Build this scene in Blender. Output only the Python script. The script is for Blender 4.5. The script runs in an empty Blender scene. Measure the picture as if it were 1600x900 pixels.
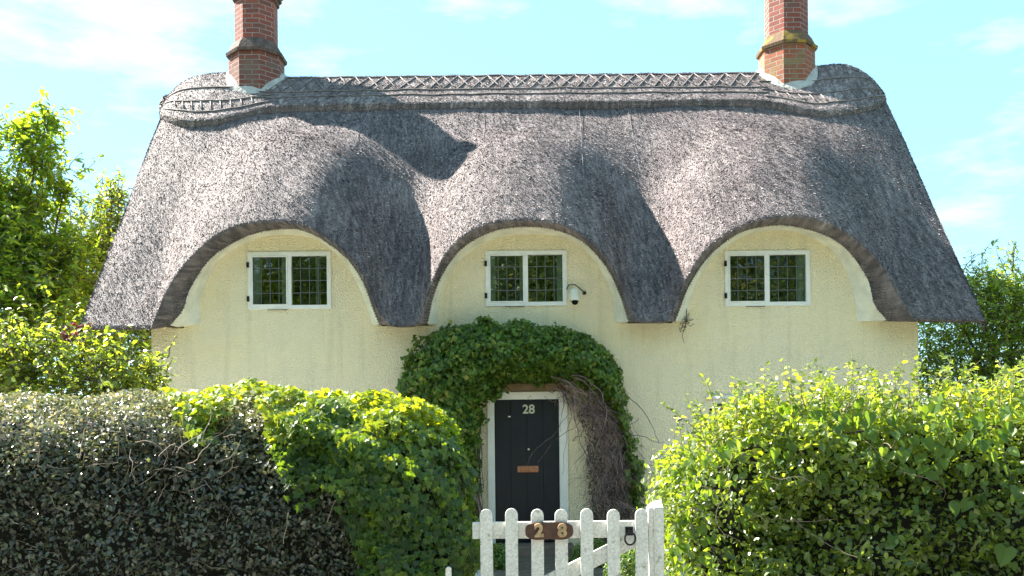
import bpy, bmesh, math, random
import numpy as np
from mathutils import Vector, Matrix, noise as mnoise

rng = np.random.default_rng(7)
random.seed(7)
scene = bpy.context.scene
COL = scene.collection

# ------------------------------------------------------------------ camera
F = 1416.0; D = 12.0; EYE = 1.6; HOR = 675.0; ROLL = 0.0105
cam_d = bpy.data.cameras.new('camera'); cam = bpy.data.objects.new('camera', cam_d); COL.objects.link(cam)
cam.location = (0, -D, EYE); cam.rotation_euler = (math.pi/2, ROLL, 0)
cam_d.sensor_width = 36; cam_d.lens = F/1600*36; cam_d.shift_y = (HOR-450)/1600
cam_d.clip_end = 2000; cam_d.clip_start = 0.05
scene.camera = cam

# ------------------------------------------------------------------ sun, sky, exposure
SUN = Vector((-3.2, 1.5, 3.45)).normalized()          # towards the sun
EL = math.asin(SUN.z); AZ = math.atan2(SUN.x, SUN.y)      # azimuth clockwise from +Y
sd = bpy.data.lights.new('sun', 'SUN'); sd.energy = 4.3; sd.angle = math.radians(0.6); sd.color = (1.0, 0.93, 0.84)
sun = bpy.data.objects.new('sun', sd); COL.objects.link(sun)
sun.rotation_euler = SUN.to_track_quat('Z', 'Y').to_euler(); sun.location = (-20, 6, 25)
w = bpy.data.worlds.new('World'); scene.world = w; w.use_nodes = True
nt = w.node_tree; nt.nodes.clear()
def N(t, k, **kw):
    n = t.nodes.new(k)
    for a, b in kw.items(): setattr(n, a, b)
    return n
sky = N(nt, 'ShaderNodeTexSky', sky_type='NISHITA'); sky.sun_disc = False
sky.sun_elevation = EL; sky.sun_rotation = AZ; sky.dust_density = 0.35; sky.air_density = 1.0; sky.ozone_density = 1.0
tc = N(nt, 'ShaderNodeTexCoord')
mp = N(nt, 'ShaderNodeMapping'); mp.inputs['Scale'].default_value = (2.6, 2.6, 8.5); mp.inputs['Location'].default_value = (2.3, 0.1, 1.4)
cn = N(nt, 'ShaderNodeTexNoise'); cn.inputs['Scale'].default_value = 1.7; cn.inputs['Detail'].default_value = 7; cn.inputs['Roughness'].default_value = 0.62
cr = N(nt, 'ShaderNodeValToRGB'); cr.color_ramp.elements[0].position = 0.50; cr.color_ramp.elements[1].position = 0.70
tint = N(nt, 'ShaderNodeMix', data_type='RGBA', blend_type='MULTIPLY'); tint.inputs[0].default_value = 1.0
tint.inputs[7].default_value = (0.78, 1.06, 1.04, 1)
mixc = N(nt, 'ShaderNodeMix', data_type='RGBA'); mixc.inputs[7].default_value = (2.0, 2.03, 2.06, 1)
bg = N(nt, 'ShaderNodeBackground'); bg.inputs['Strength'].default_value = 0.13
wo = N(nt, 'ShaderNodeOutputWorld')
L_ = nt.links.new
L_(tc.outputs['Generated'], mp.inputs[0]); L_(mp.outputs[0], cn.inputs['Vector']); L_(cn.outputs[0], cr.inputs[0])
cap_ = N(nt, 'ShaderNodeMix', data_type='RGBA', blend_type='DARKEN'); cap_.inputs[0].default_value = .80; cap_.inputs[7].default_value = (.70, 1.20, 1.55, 1)
L_(sky.outputs[0], tint.inputs[6]); L_(tint.outputs[2], cap_.inputs[6]); L_(cap_.outputs[2], mixc.inputs[6])
cf = N(nt, 'ShaderNodeMath', operation='MULTIPLY'); cf.inputs[1].default_value = .75; L_(cr.outputs[0], cf.inputs[0]); L_(cf.outputs[0], mixc.inputs[0])
L_(mixc.outputs[2], bg.inputs[0]); L_(bg.outputs[0], wo.inputs[0])
vs = scene.view_settings; vs.view_transform = 'Standard'; vs.look = 'None'; vs.gamma = 1; vs.use_curve_mapping = False
vs.exposure = 2.42
scene.cycles.max_bounces = 8; scene.cycles.transparent_max_bounces = 12

# ------------------------------------------------------------------ helpers
def at(px, py, Y):
    """point seen at photo pixel (px, py), Y metres in front of the camera"""
    dx = px-800; dy = HOR-py; c, s = math.cos(ROLL), math.sin(ROLL)
    return Vector(((dx*c+dy*s)*Y/F, Y-D, EYE+(-dx*s+dy*c)*Y/F))
def link(o, parent=None):
    COL.objects.link(o)
    if parent is not None:
        o.parent = parent
        o.matrix_parent_inverse = parent_inv(parent)
    return o
def world_of(p):
    return p.matrix_basis.copy() if p.parent is None else world_of(p.parent) @ p.matrix_parent_inverse @ p.matrix_basis
def parent_inv(p): return world_of(p).inverted()
def tag(o, label=None, cat=None, group=None, kind=None):
    if label: o['label'] = label
    if cat: o['category'] = cat
    if group: o['group'] = group
    if kind: o['kind'] = kind
    return o
def empty(name, loc, label, cat, group=None):
    o = bpy.data.objects.new(name, None); COL.objects.link(o); o.location = loc; o.empty_display_size = .2
    return tag(o, label, cat, group)
def mesh_np(name, V, faces, mats, parent=None, smooth=False, rnd=None, uvs=None, label=None):
    """V: (n,3); faces: list of arrays (m,k) with the same k in one array"""
    me = bpy.data.meshes.new(name)
    V = np.asarray(V, dtype=np.float32)
    me.vertices.add(len(V)); me.vertices.foreach_set('co', V.ravel())
    faces = [np.asarray(f, dtype=np.int32) for f in faces if len(f)]
    loops = np.concatenate([f.ravel() for f in faces])
    tot = np.concatenate([np.full(len(f), f.shape[1], dtype=np.int32) for f in faces])
    st = np.concatenate([[0], np.cumsum(tot)[:-1]]).astype(np.int32)
    me.loops.add(len(loops)); me.loops.foreach_set('vertex_index', loops)
    me.polygons.add(len(tot)); me.polygons.foreach_set('loop_start', st)
    try: me.polygons.foreach_set('loop_total', tot)
    except Exception: pass
    me.polygons.foreach_set('use_smooth', np.full(len(tot), smooth))
    if rnd is not None:
        a = me.attributes.new('rnd', 'FLOAT', 'POINT'); a.data.foreach_set('value', np.asarray(rnd, dtype=np.float32))
    if uvs is not None:
        uv = me.uv_layers.new(name='UVMap'); uv.data.foreach_set('uv', np.asarray(uvs, dtype=np.float32)[loops].ravel())
    if not isinstance(mats, (list, tuple)): mats = [mats]
    for m in mats: me.materials.append(m)
    me.update(calc_edges=True); me.validate()
    o = bpy.data.objects.new(name, me); link(o, parent)
    if label: o['label'] = label
    return o
class MB:
    """collects boxes, tubes and prisms for one mesh"""
    def __init__(s): s.v = []; s.f = []
    def add(s, vs, fs):
        b = len(s.v); s.v += [tuple(v) for v in vs]; s.f += [tuple(i+b for i in f) for f in fs]; return s
    def box(s, x0, x1, y0, y1, z0, z1, M=None):
        c = [Vector((x, y, z)) for z in (z0, z1) for y in (y0, y1) for x in (x0, x1)]
        if M is not None: c = [M @ v for v in c]
        return s.add(c, [(0,2,3,1),(4,5,7,6),(0,1,5,4),(2,6,7,3),(0,4,6,2),(1,3,7,5)])
    def tube(s, pts, r, n=6, cap=True):
        pts = [Vector(p) for p in pts]
        rs = r if isinstance(r, (list, tuple)) else [r]*len(pts)
        rings = []; u = None
        for i, p in enumerate(pts):
            d = (pts[min(i+1, len(pts)-1)]-pts[max(i-1, 0)])
            if d.length < 1e-9: d = Vector((0, 0, 1))
            d.normalize()
            if u is None or abs(u.dot(d)) > .98: u = d.orthogonal().normalized()
            u = (u-d*u.dot(d)).normalized(); w_ = d.cross(u)
            rings.append([p+(u*math.cos(a)+w_*math.sin(a))*rs[i] for a in [2*math.pi*k/n for k in range(n)]])
        vs = [v for rg in rings for v in rg]; fs = []
        for i in range(len(pts)-1):
            for k in range(n):
                a = i*n+k; b = i*n+(k+1) % n
                fs.append((a, b, b+n, a+n))
        if cap: fs.append(tuple(range(n-1, -1, -1))); fs.append(tuple((len(pts)-1)*n+k for k in range(n)))
        return s.add(vs, fs)
    def prism(s, poly, z0, z1, M=None):
        """poly in XY extruded z0..z1, M places it"""
        n = len(poly)
        c = [Vector((p[0], p[1], z0)) for p in poly]+[Vector((p[0], p[1], z1)) for p in poly]
        if M is not None: c = [M @ v for v in c]
        return s.add(c, [tuple(range(n-1, -1, -1)), tuple(range(n, 2*n))]+[(i, (i+1) % n, n+(i+1) % n, n+i) for i in range(n)])
    def build(s, name, mat, parent=None, bevel=0, smooth=False, label=None):
        me = bpy.data.meshes.new(name); me.from_pydata(s.v, [], s.f); me.materials.append(mat)
        if bevel:
            bm = bmesh.new(); bm.from_mesh(me)
            bmesh.ops.recalc_face_normals(bm, faces=bm.faces)
            bmesh.ops.bevel(bm, geom=[e for e in bm.edges if len(e.link_faces) == 2 and e.calc_face_angle(0) > .6], offset=bevel, segments=2, affect='EDGES', profile=.5)
            bm.to_mesh(me); bm.free()
        else:
            bm = bmesh.new(); bm.from_mesh(me); bmesh.ops.recalc_face_normals(bm, faces=bm.faces); bm.to_mesh(me); bm.free()
        if smooth:
            me.polygons.foreach_set('use_smooth', [True]*len(me.polygons))
        me.update()
        o = bpy.data.objects.new(name, me); link(o, parent)
        if label: o['label'] = label
        return o
def curve_plate(name, loops, y0, y1, mat, parent=None, bevel=0.0):
    """flat plate with holes: loops of (x,z); between planes y0..y1"""
    cu = bpy.data.curves.new(name, 'CURVE'); cu.dimensions = '2D'; cu.fill_mode = 'BOTH'
    cu.extrude = abs(y1-y0)/2-bevel; cu.bevel_depth = bevel; cu.bevel_resolution = 1
    for lp in loops:
        sp = cu.splines.new('POLY'); sp.points.add(len(lp)-1); sp.use_cyclic_u = True
        for i, p in enumerate(lp): sp.points[i].co = (p[0], p[1], 0, 1)
    t = bpy.data.objects.new('tmp', cu); COL.objects.link(t)
    dg = bpy.context.evaluated_depsgraph_get(); me = bpy.data.meshes.new_from_object(t.evaluated_get(dg))
    bpy.data.objects.remove(t); bpy.data.curves.remove(cu)
    me.transform(Matrix.Translation((0, (y0+y1)/2, 0)) @ Matrix.Rotation(math.pi/2, 4, 'X'))
    me.materials.clear(); me.materials.append(mat); me.name = name
    o = bpy.data.objects.new(name, me); return link(o, parent)
def text_mesh(name, body, size, depth, M, mat, parent, bold=0.0, bevel=0.0):
    cu = bpy.data.curves.new(name, 'FONT'); cu.body = body; cu.size = size; cu.extrude = depth; cu.offset = bold
    cu.bevel_depth = bevel
    cu.align_x = 'CENTER'; cu.align_y = 'CENTER'
    t = bpy.data.objects.new('tmp', cu); COL.objects.link(t)
    dg = bpy.context.evaluated_depsgraph_get(); me = bpy.data.meshes.new_from_object(t.evaluated_get(dg))
    bpy.data.objects.remove(t); bpy.data.curves.remove(cu)
    me.transform(M); me.materials.clear(); me.materials.append(mat); me.name = name
    o = bpy.data.objects.new(name, me); return link(o, parent)

# ------------------------------------------------------------------ materials
def mat(name, col, rough=.7, spec=.3, bump=None, var=None, metal=0, coat=0):
    """bump=(scale,dist,detail); var=(scale,amount)"""
    m = bpy.data.materials.new(name); m.use_nodes = True; t = m.node_tree; b = t.nodes['Principled BSDF']
    b.inputs['Base Color'].default_value = (*col, 1); b.inputs['Roughness'].default_value = rough
    b.inputs['Specular IOR Level'].default_value = spec; b.inputs['Metallic'].default_value = metal
    b.inputs['Coat Weight'].default_value = coat
    tcn = N(t, 'ShaderNodeTexCoord')
    if var:
        n = N(t, 'ShaderNodeTexNoise'); n.inputs['Scale'].default_value = var[0]; n.inputs['Detail'].default_value = 6
        r = N(t, 'ShaderNodeMapRange'); r.inputs[3].default_value = 1-var[1]; r.inputs[4].default_value = 1+var[1]
        r.inputs[1].default_value = .3; r.inputs[2].default_value = .7
        x = N(t, 'ShaderNodeMix', data_type='RGBA', blend_type='MULTIPLY'); x.inputs[0].default_value = 1
        x.inputs[6].default_value = (*col, 1)
        t.links.new(tcn.outputs['Object'], n.inputs['Vector']); t.links.new(n.outputs[0], r.inputs[0])
        t.links.new(r.outputs[0], x.inputs[7]); t.links.new(x.outputs[2], b.inputs['Base Color'])
    if bump:
        n = N(t, 'ShaderNodeTexNoise'); n.inputs['Scale'].default_value = bump[0]; n.inputs['Detail'].default_value = bump[2]
        bp = N(t, 'ShaderNodeBump'); bp.inputs['Strength'].default_value = 1; bp.inputs['Distance'].default_value = bump[1]
        t.links.new(tcn.outputs['Object'], n.inputs['Vector']); t.links.new(n.outputs[0], bp.inputs['Height'])
        t.links.new(bp.outputs[0], b.inputs['Normal'])
    return m
def ramp_mat(name, stops, rough=.6, spec=.3, trans=0.0, tcol=None, noise=None, bump=None, streak=0):
    """colour from the per-leaf value 'rnd' through a ramp; trans = share of light let through"""
    m = bpy.data.materials.new(name); m.use_nodes = True; t = m.node_tree; b = t.nodes['Principled BSDF']; out = t.nodes['Material Output']
    a = N(t, 'ShaderNodeAttribute', attribute_name='rnd'); r = N(t, 'ShaderNodeValToRGB')
    e = r.color_ramp.elements
    while len(e) < len(stops): e.new(.5)
    for i, (p, c) in enumerate(stops): e[i].position = p; e[i].color = (*c, 1)
    src = a.outputs['Fac']
    tcn = N(t, 'ShaderNodeTexCoord')
    if noise:
        n = N(t, 'ShaderNodeTexNoise'); n.inputs['Scale'].default_value = noise[0]; n.inputs['Detail'].default_value = 5
        t.links.new(tcn.outputs['Object'], n.inputs['Vector'])
        mm = N(t, 'ShaderNodeMath', operation='MULTIPLY_ADD'); mm.inputs[1].default_value = noise[1]
        sb = N(t, 'ShaderNodeMath', operation='SUBTRACT'); sb.inputs[1].default_value = noise[1]*.5
        t.links.new(n.outputs[0], mm.inputs[0]); t.links.new(src, mm.inputs[2]); t.links.new(mm.outputs[0], sb.inputs[0]); src = sb.outputs[0]
    if streak:
        mpp = N(t, 'ShaderNodeMapping'); mpp.inputs['Scale'].default_value = (11, 1.1, 1.1); n = N(t, 'ShaderNodeTexNoise'); n.inputs['Scale'].default_value = 1; n.inputs['Detail'].default_value = 5
        t.links.new(tcn.outputs['Object'], mpp.inputs[0]); t.links.new(mpp.outputs[0], n.inputs['Vector'])
        mm = N(t, 'ShaderNodeMath', operation='MULTIPLY_ADD'); mm.inputs[1].default_value = streak*2
        sb = N(t, 'ShaderNodeMath', operation='SUBTRACT'); sb.inputs[1].default_value = streak
        t.links.new(n.outputs[0], mm.inputs[0]); t.links.new(src, mm.inputs[2]); t.links.new(mm.outputs[0], sb.inputs[0]); src = sb.outputs[0]
    t.links.new(src, r.inputs[0]); t.links.new(r.outputs[0], b.inputs['Base Color'])
    b.inputs['Roughness'].default_value = rough; b.inputs['Specular IOR Level'].default_value = spec
    if bump:
        n = N(t, 'ShaderNodeTexNoise'); n.inputs['Scale'].default_value = bump[0]; n.inputs['Detail'].default_value = bump[2]
        bp = N(t, 'ShaderNodeBump'); bp.inputs['Distance'].default_value = bump[1]
        t.links.new(tcn.outputs['Object'], n.inputs['Vector']); t.links.new(n.outputs[0], bp.inputs['Height']); t.links.new(bp.outputs[0], b.inputs['Normal'])
    if trans:
        tr = N(t, 'ShaderNodeBsdfTranslucent'); mx = N(t, 'ShaderNodeMixShader'); mx.inputs[0].default_value = trans
        mu = N(t, 'ShaderNodeMix', data_type='RGBA', blend_type='MULTIPLY'); mu.inputs[0].default_value = 1; mu.inputs[7].default_value = (*tcol, 1)
        t.links.new(r.outputs[0], mu.inputs[6]); t.links.new(mu.outputs[2], tr.inputs[0])
        t.links.new(b.outputs[0], mx.inputs[1]); t.links.new(tr.outputs[0], mx.inputs[2]); t.links.new(mx.outputs[0], out.inputs[0])
    return m

M_thatch = ramp_mat('thatch', [(0, (.055,.046,.050)), (.34, (.125,.104,.107)), (.64, (.31,.26,.25)), (1, (.80,.71,.68))], rough=.7, spec=.3, noise=(1.3, .34), bump=(60, .035, 6), streak=.22)
M_rod = mat('hazel', (.20,.175,.165), .7, bump=(60,.003,3), var=(9,.4))
M_wire = mat('galvanised_wire', (.30,.29,.29), .6)
# roughcast render
M_wall = bpy.data.materials.new('roughcast_render'); M_wall.use_nodes = True
def wall_nodes(m, base, stain, warm):
    t = m.node_tree; b = t.nodes['Principled BSDF']; b.inputs['Roughness'].default_value = .9; b.inputs['Specular IOR Level'].default_value = .15
    tcn = N(t, 'ShaderNodeTexCoord')
    n1 = N(t, 'ShaderNodeTexNoise'); n1.inputs['Scale'].default_value = .9; n1.inputs['Detail'].default_value = 7; n1.inputs['Roughness'].default_value = .62
    r1 = N(t, 'ShaderNodeValToRGB'); e = r1.color_ramp.elements
    e[0].position = .30; e[0].color = (*stain, 1); e[1].position = .56; e[1].color = (*base, 1)
    x = e.new(.75); x.color = (*warm, 1)
    v = N(t, 'ShaderNodeTexVoronoi'); v.inputs['Scale'].default_value = 58
    n2 = N(t, 'ShaderNodeTexNoise'); n2.inputs['Scale'].default_value = 34; n2.inputs['Detail'].default_value = 5
    ad = N(t, 'ShaderNodeMath', operation='ADD')
    bp = N(t, 'ShaderNodeBump'); bp.inputs['Distance'].default_value = .013; bp.inputs['Strength'].default_value = 1
    sp = N(t, 'ShaderNodeTexNoise'); sp.inputs['Scale'].default_value = 90; sp.inputs['Detail'].default_value = 2
    rr = N(t, 'ShaderNodeMapRange'); rr.inputs[1].default_value = .3; rr.inputs[2].default_value = .7; rr.inputs[3].default_value = .86; rr.inputs[4].default_value = 1.06
    mu = N(t, 'ShaderNodeMix', data_type='RGBA', blend_type='MULTIPLY'); mu.inputs[0].default_value = 1
    k = t.links.new
    for q in (n1, v, n2, sp): k(tcn.outputs['Object'], q.inputs['Vector'])
    k(n1.outputs[0], r1.inputs[0]); k(v.outputs['Distance'], ad.inputs[0]); k(n2.outputs[0], ad.inputs[1]); k(ad.outputs[0], bp.inputs['Height'])
    k(bp.outputs[0], b.inputs['Normal']); k(sp.outputs[0], rr.inputs[0]); k(r1.outputs[0], mu.inputs[6]); k(rr.outputs[0], mu.inputs[7])
    mp2 = N(t, 'ShaderNodeMapping'); mp2.inputs['Scale'].default_value = (7, 7, .55); n5 = N(t, 'ShaderNodeTexNoise'); n5.inputs['Scale'].default_value = 1; n5.inputs['Detail'].default_value = 6; n5.inputs['Roughness'].default_value = .6
    r5 = N(t, 'ShaderNodeMapRange'); r5.inputs[1].default_value = .52; r5.inputs[2].default_value = .74; r5.inputs[3].default_value = 0; r5.inputs[4].default_value = .7
    m5 = N(t, 'ShaderNodeMix', data_type='RGBA', blend_type='MULTIPLY'); m5.inputs[7].default_value = (.80,.80,.78,1)
    k(tcn.outputs['Object'], mp2.inputs[0]); k(mp2.outputs[0], n5.inputs['Vector']); k(n5.outputs[0], r5.inputs[0]); k(r5.outputs[0], m5.inputs[0])
    k(mu.outputs[2], m5.inputs[6]); k(m5.outputs[2], b.inputs['Base Color'])
wall_nodes(M_wall, (.93,.82,.57), (.87,.78,.58), (.93,.80,.50))
M_white = mat('white_paint', (.78,.78,.74), .45, .4, bump=(25,.002,4), var=(6,.07))
M_oldwhite = mat('weathered_white_paint', (.68,.67,.62), .65, .3, bump=(40,.004,5), var=(75,.20))
def specks(m, sc, lo, col):
    t = m.node_tree; b = t.nodes['Principled BSDF']; src = b.inputs['Base Color'].links[0].from_socket
    tcn = N(t, 'ShaderNodeTexCoord'); n = N(t, 'ShaderNodeTexNoise'); n.inputs['Scale'].default_value = sc; n.inputs['Detail'].default_value = 7; n.inputs['Roughness'].default_value = .7
    r = N(t, 'ShaderNodeMapRange'); r.inputs[1].default_value = lo; r.inputs[2].default_value = lo+.06
    x = N(t, 'ShaderNodeMix', data_type='RGBA', blend_type='MULTIPLY'); x.inputs[7].default_value = (*col, 1)
    t.links.new(tcn.outputs['Object'], n.inputs['Vector']); t.links.new(n.outputs[0], r.inputs[0]); t.links.new(r.outputs[0], x.inputs[0])
    t.links.new(src, x.inputs[6]); t.links.new(x.outputs[2], b.inputs['Base Color'])
specks(M_oldwhite, 16, .60, (.50,.48,.38)); specks(M_white, 9, .64, (.62,.60,.52))
M_trim = mat('limewashed_plaster', (.72,.70,.58), .85, .2, bump=(14,.012,6), var=(5,.16))
M_lead = mat('lead_strip', (.11,.115,.12), .5, .4)
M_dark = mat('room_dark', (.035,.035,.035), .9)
M_curtain = mat('curtain_linen', (.85,.85,.78), .9, var=(8,.2))
M_iron = mat('black_iron', (.02,.02,.022), .45, .5, metal=.6, bump=(60,.002,3))
M_door = mat('navy_door_paint', (.007,.011,.020), .42, .4, bump=(18,.0025,5), var=(5,.2))
M_copper = mat('copper_plate', (.42,.19,.11), .45, .5, metal=.6, var=(30,.3))
M_numeral = mat('pale_metal_numeral', (.62,.60,.50), .4, .5, metal=.3)
M_lintel = mat('brown_timber', (.15,.10,.055), .75, bump=(30,.004,5), var=(10,.35))
M_mortar = mat('white_mortar', (.50,.48,.43), .85, bump=(18,.02,5), var=(8,.18))
M_stone = mat('doorstep_stone', (.15,.11,.085), .85, bump=(20,.006,5), var=(6,.25))
M_bark = mat('bark', (.13,.10,.075), .85, bump=(30,.01,5), var=(8,.3))
M_twig = mat('dry_twigs', (.17,.115,.115), .85, var=(7,.85))
M_paletwig = mat('pale_twigs', (.27,.22,.17), .85, var=(14,.4))
M_slice = mat('varnished_wood', (.075,.032,.02), .4, .5, bump=(30,.004,4), var=(25,.4))
M_carve = mat('carved_pale_wood', (.42,.28,.15), .5, .4, bump=(40,.004,4), var=(25,.35))
M_plastic = mat('cream_plastic', (.72,.70,.58), .4, .5)
M_black = mat('black_lens', (.01,.01,.012), .2, .6)

M_glass = bpy.data.materials.new('window_glass'); M_glass.use_nodes = True
t = M_glass.node_tree; t.nodes.remove(t.nodes['Principled BSDF'])
g = N(t, 'ShaderNodeBsdfGlossy'); g.inputs['Roughness'].default_value = .015
tr = N(t, 'ShaderNodeBsdfTransparent'); tr.inputs[0].default_value = (.80,.86,.84,1)
fr = N(t, 'ShaderNodeFresnel'); fr.inputs[0].default_value = 1.6
ml = N(t, 'ShaderNodeMath', operation='MULTIPLY_ADD'); ml.inputs[1].default_value = 1.35; ml.inputs[2].default_value = .05
n = N(t, 'ShaderNodeTexNoise'); n.inputs['Scale'].default_value = 5; tcn = N(t, 'ShaderNodeTexCoord')
bp = N(t, 'ShaderNodeBump'); bp.inputs['Distance'].default_value = .01; bp.inputs['Strength'].default_value = .5
mx = N(t, 'ShaderNodeMixShader'); k = t.links.new
k(tcn.outputs['Object'], n.inputs['Vector']); k(n.outputs[0], bp.inputs['Height']); k(bp.outputs[0], g.inputs['Normal'])
k(fr.outputs[0], ml.inputs[0]); k(ml.outputs[0], mx.inputs[0]); k(tr.outputs[0], mx.inputs[1]); k(g.outputs[0], mx.inputs[2]); k(mx.outputs[0], t.nodes['Material Output'].inputs[0])

def brick_mat(name, lichen, brickA, brickB, grime):
    m = bpy.data.materials.new(name); m.use_nodes = True; t = m.node_tree; b = t.nodes['Principled BSDF']; k = t.links.new
    uv = N(t, 'ShaderNodeUVMap', uv_map='UVMap'); br = N(t, 'ShaderNodeTexBrick')
    ds = N(t, 'ShaderNodeTexNoise'); ds.inputs['Scale'].default_value = 9
    va = N(t, 'ShaderNodeVectorMath', operation='MULTIPLY_ADD'); va.inputs[1].default_value = (.014,.014,0)
    k(uv.outputs[0], ds.inputs['Vector']); k(ds.outputs['Color'], va.inputs[0]); k(uv.outputs[0], va.inputs[2]); k(va.outputs[0], br.inputs['Vector'])
    br.inputs['Scale'].default_value = 1; br.inputs['Brick Width'].default_value = .225; br.inputs['Row Height'].default_value = .078
    br.inputs['Mortar Size'].default_value = .007; br.inputs['Mortar Smooth'].default_value = .3; br.inputs['Bias'].default_value = -.1
    br.inputs['Color1'].default_value = (*brickA, 1); br.inputs['Color2'].default_value = (*brickB, 1); br.inputs['Mortar'].default_value = (.38,.33,.29,1)
    n = N(t, 'ShaderNodeTexNoise'); n.inputs['Scale'].default_value = 4.5; n.inputs['Detail'].default_value = 8; n.inputs['Roughness'].default_value = .65
    tcn = N(t, 'ShaderNodeTexCoord'); k(tcn.outputs['Object'], n.inputs['Vector'])
    r = N(t, 'ShaderNodeValToRGB'); r.color_ramp.elements[0].position = .48; r.color_ramp.elements[1].position = .66
    mxx = N(t, 'ShaderNodeMix', data_type='RGBA'); mxx.inputs[7].default_value = (*grime, 1)
    k(n.outputs[0], r.inputs[0]); mm = N(t, 'ShaderNodeMath', operation='MULTIPLY'); mm.inputs[1].default_value = lichen
    k(r.outputs[0], mm.inputs[0]); k(mm.outputs[0], mxx.inputs[0]); k(br.outputs[0], mxx.inputs[6]); k(mxx.outputs[2], b.inputs['Base Color'])
    bp = N(t, 'ShaderNodeBump'); bp.inputs['Distance'].default_value = .012; bp.invert = True
    n3 = N(t, 'ShaderNodeTexNoise'); n3.inputs['Scale'].default_value = 60; k(tcn.outputs['Object'], n3.inputs['Vector'])
    ad = N(t, 'ShaderNodeMath', operation='MULTIPLY_ADD'); ad.inputs[1].default_value = -.35; k(n3.outputs[0], ad.inputs[0]); k(br.outputs['Fac'], ad.inputs[2])
    k(ad.outputs[0], bp.inputs['Height']); k(bp.outputs[0], b.inputs['Normal']); b.inputs['Roughness'].default_value = .88
    return m
M_brick = brick_mat('red_brick', .45, (.31,.08,.052), (.18,.055,.042), (.15,.115,.09))
M_brick_l = brick_mat('lichened_brick', .95, (.36,.10,.045), (.24,.085,.045), (.24,.21,.10))
M_brick_g = brick_mat('grimy_brick', .8, (.24,.07,.045), (.15,.055,.04), (.17,.14,.11))
M_collar_d = mat('dark_weathered_brick', (.13,.09,.075), .9, bump=(30,.01,5), var=(14,.4))
M_collar_y = mat('lichened_collar', (.16,.11,.07), .9, bump=(30,.012,5), var=(9,.5))
_t = M_collar_y.node_tree; _b = _t.nodes['Principled BSDF']; _n = N(_t, 'ShaderNodeTexNoise'); _n.inputs['Scale'].default_value = 5.5; _n.inputs['Detail'].default_value = 7
_c = N(_t, 'ShaderNodeTexCoord'); _r = N(_t, 'ShaderNodeValToRGB'); _r.color_ramp.elements[0].position = .50; _r.color_ramp.elements[0].color = (.15,.10,.06,1)
_r.color_ramp.elements[1].position = .60; _r.color_ramp.elements[1].color = (.40,.25,.05,1)
_t.links.new(_c.outputs['Object'], _n.inputs['Vector']); _t.links.new(_n.outputs[0], _r.inputs[0]); _t.links.new(_r.outputs[0], _b.inputs['Base Color'])

# ------------------------------------------------------------------ ground
def ground_mat(name, a, b_, sc, bd, bs=40):
    m = mat(name, a, .95, .1, bump=(bs, bd, 6)); t = m.node_tree; b = t.nodes['Principled BSDF']
    n = N(t, 'ShaderNodeTexNoise'); n.inputs['Scale'].default_value = sc; n.inputs['Detail'].default_value = 8
    tcn = N(t, 'ShaderNodeTexCoord'); r = N(t, 'ShaderNodeValToRGB')
    r.color_ramp.elements[0].position = .35; r.color_ramp.elements[1].position = .65
    r.color_ramp.elements[0].color = (*a, 1); r.color_ramp.elements[1].color = (*b_, 1)
    t.links.new(tcn.outputs['Object'], n.inputs['Vector']); t.links.new(n.outputs[0], r.inputs[0]); t.links.new(r.outputs[0], b.inputs['Base Color'])
    return m
M_grass = ground_mat('grass_ground', (.045,.07,.018), (.10,.12,.035), 3, .03)
M_path = ground_mat('path_gravel', (.10,.085,.06), (.17,.145,.11), 20, .02, 70)
M_lane = ground_mat('lane_asphalt', (.05,.05,.05), (.07,.068,.065), 8, .006, 150)
M_verge = ground_mat('footway', (.26,.25,.23), (.34,.32,.29), 8, .006, 150)
def sheet(name, x0, x1, y0, y1, z, m):
    o = MB().add([(x0,y0,z),(x1,y0,z),(x1,y1,z),(x0,y1,z)], [(0,1,2,3)]).build(name, m); return tag(o, kind='structure')
sheet('lawn', -400, 400, -400, 400, 0, M_grass)
sheet('added_bounce_yard', -6.2, 6.6, -5.2, -.02, .006, ground_mat('added_bounce_gravel', (.44,.425,.37), (.54,.52,.46), 30, .015, 90))  # unseen pale gravel, added to bounce light up onto the wall
sheet('garden_path', -.35, 1.05, -7.0, -.45, .012, M_path)
sheet('lane', -300, 300, -19, -13.4, .008, M_lane)
sheet('pavement', -300, 300, -13.4, -7.4, .02, M_verge)

# ------------------------------------------------------------------ cottage
cx = at(836, 508, 12).x
COT = empty('thatched_cottage', (cx, 2.8, 0), 'cream rendered cottage with a thatched roof sweeping over three arched upper windows', 'house')
XL = at(237, 560, 12).x; XR = at(1435, 560, 12).x
YB = 5.6; YR = 2.8; YE = -.45
X0 = at(122, 514, 11.55).x; X1 = at(1540, 501, 11.55).x
def spline(pts, step):
    """Catmull-Rom through pixel points, resampled at equal steps"""
    P = [np.array(p, float) for p in pts]; P = [2*P[0]-P[1]]+P+[2*P[-1]-P[-2]]
    out = []
    for i in range(1, len(P)-2):
        for s in np.linspace(0, 1, 16, endpoint=False):
            a, b, c, d = P[i-1], P[i], P[i+1], P[i+2]
            out.append(.5*((2*b)+(-a+c)*s+(2*a-5*b+4*c-d)*s*s+(-a+3*b-3*c+d)*s**3))
    out.append(P[-2]); out = np.array(out)
    l = np.concatenate([[0], np.cumsum(np.linalg.norm(np.diff(out, axis=0), axis=1))])
    n = step if isinstance(step, int) else max(2, int(l[-1]/step))
    q = np.linspace(0, l[-1], n)
    return np.stack([np.interp(q, l, out[:, j]) for j in range(2)], 1)
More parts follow.
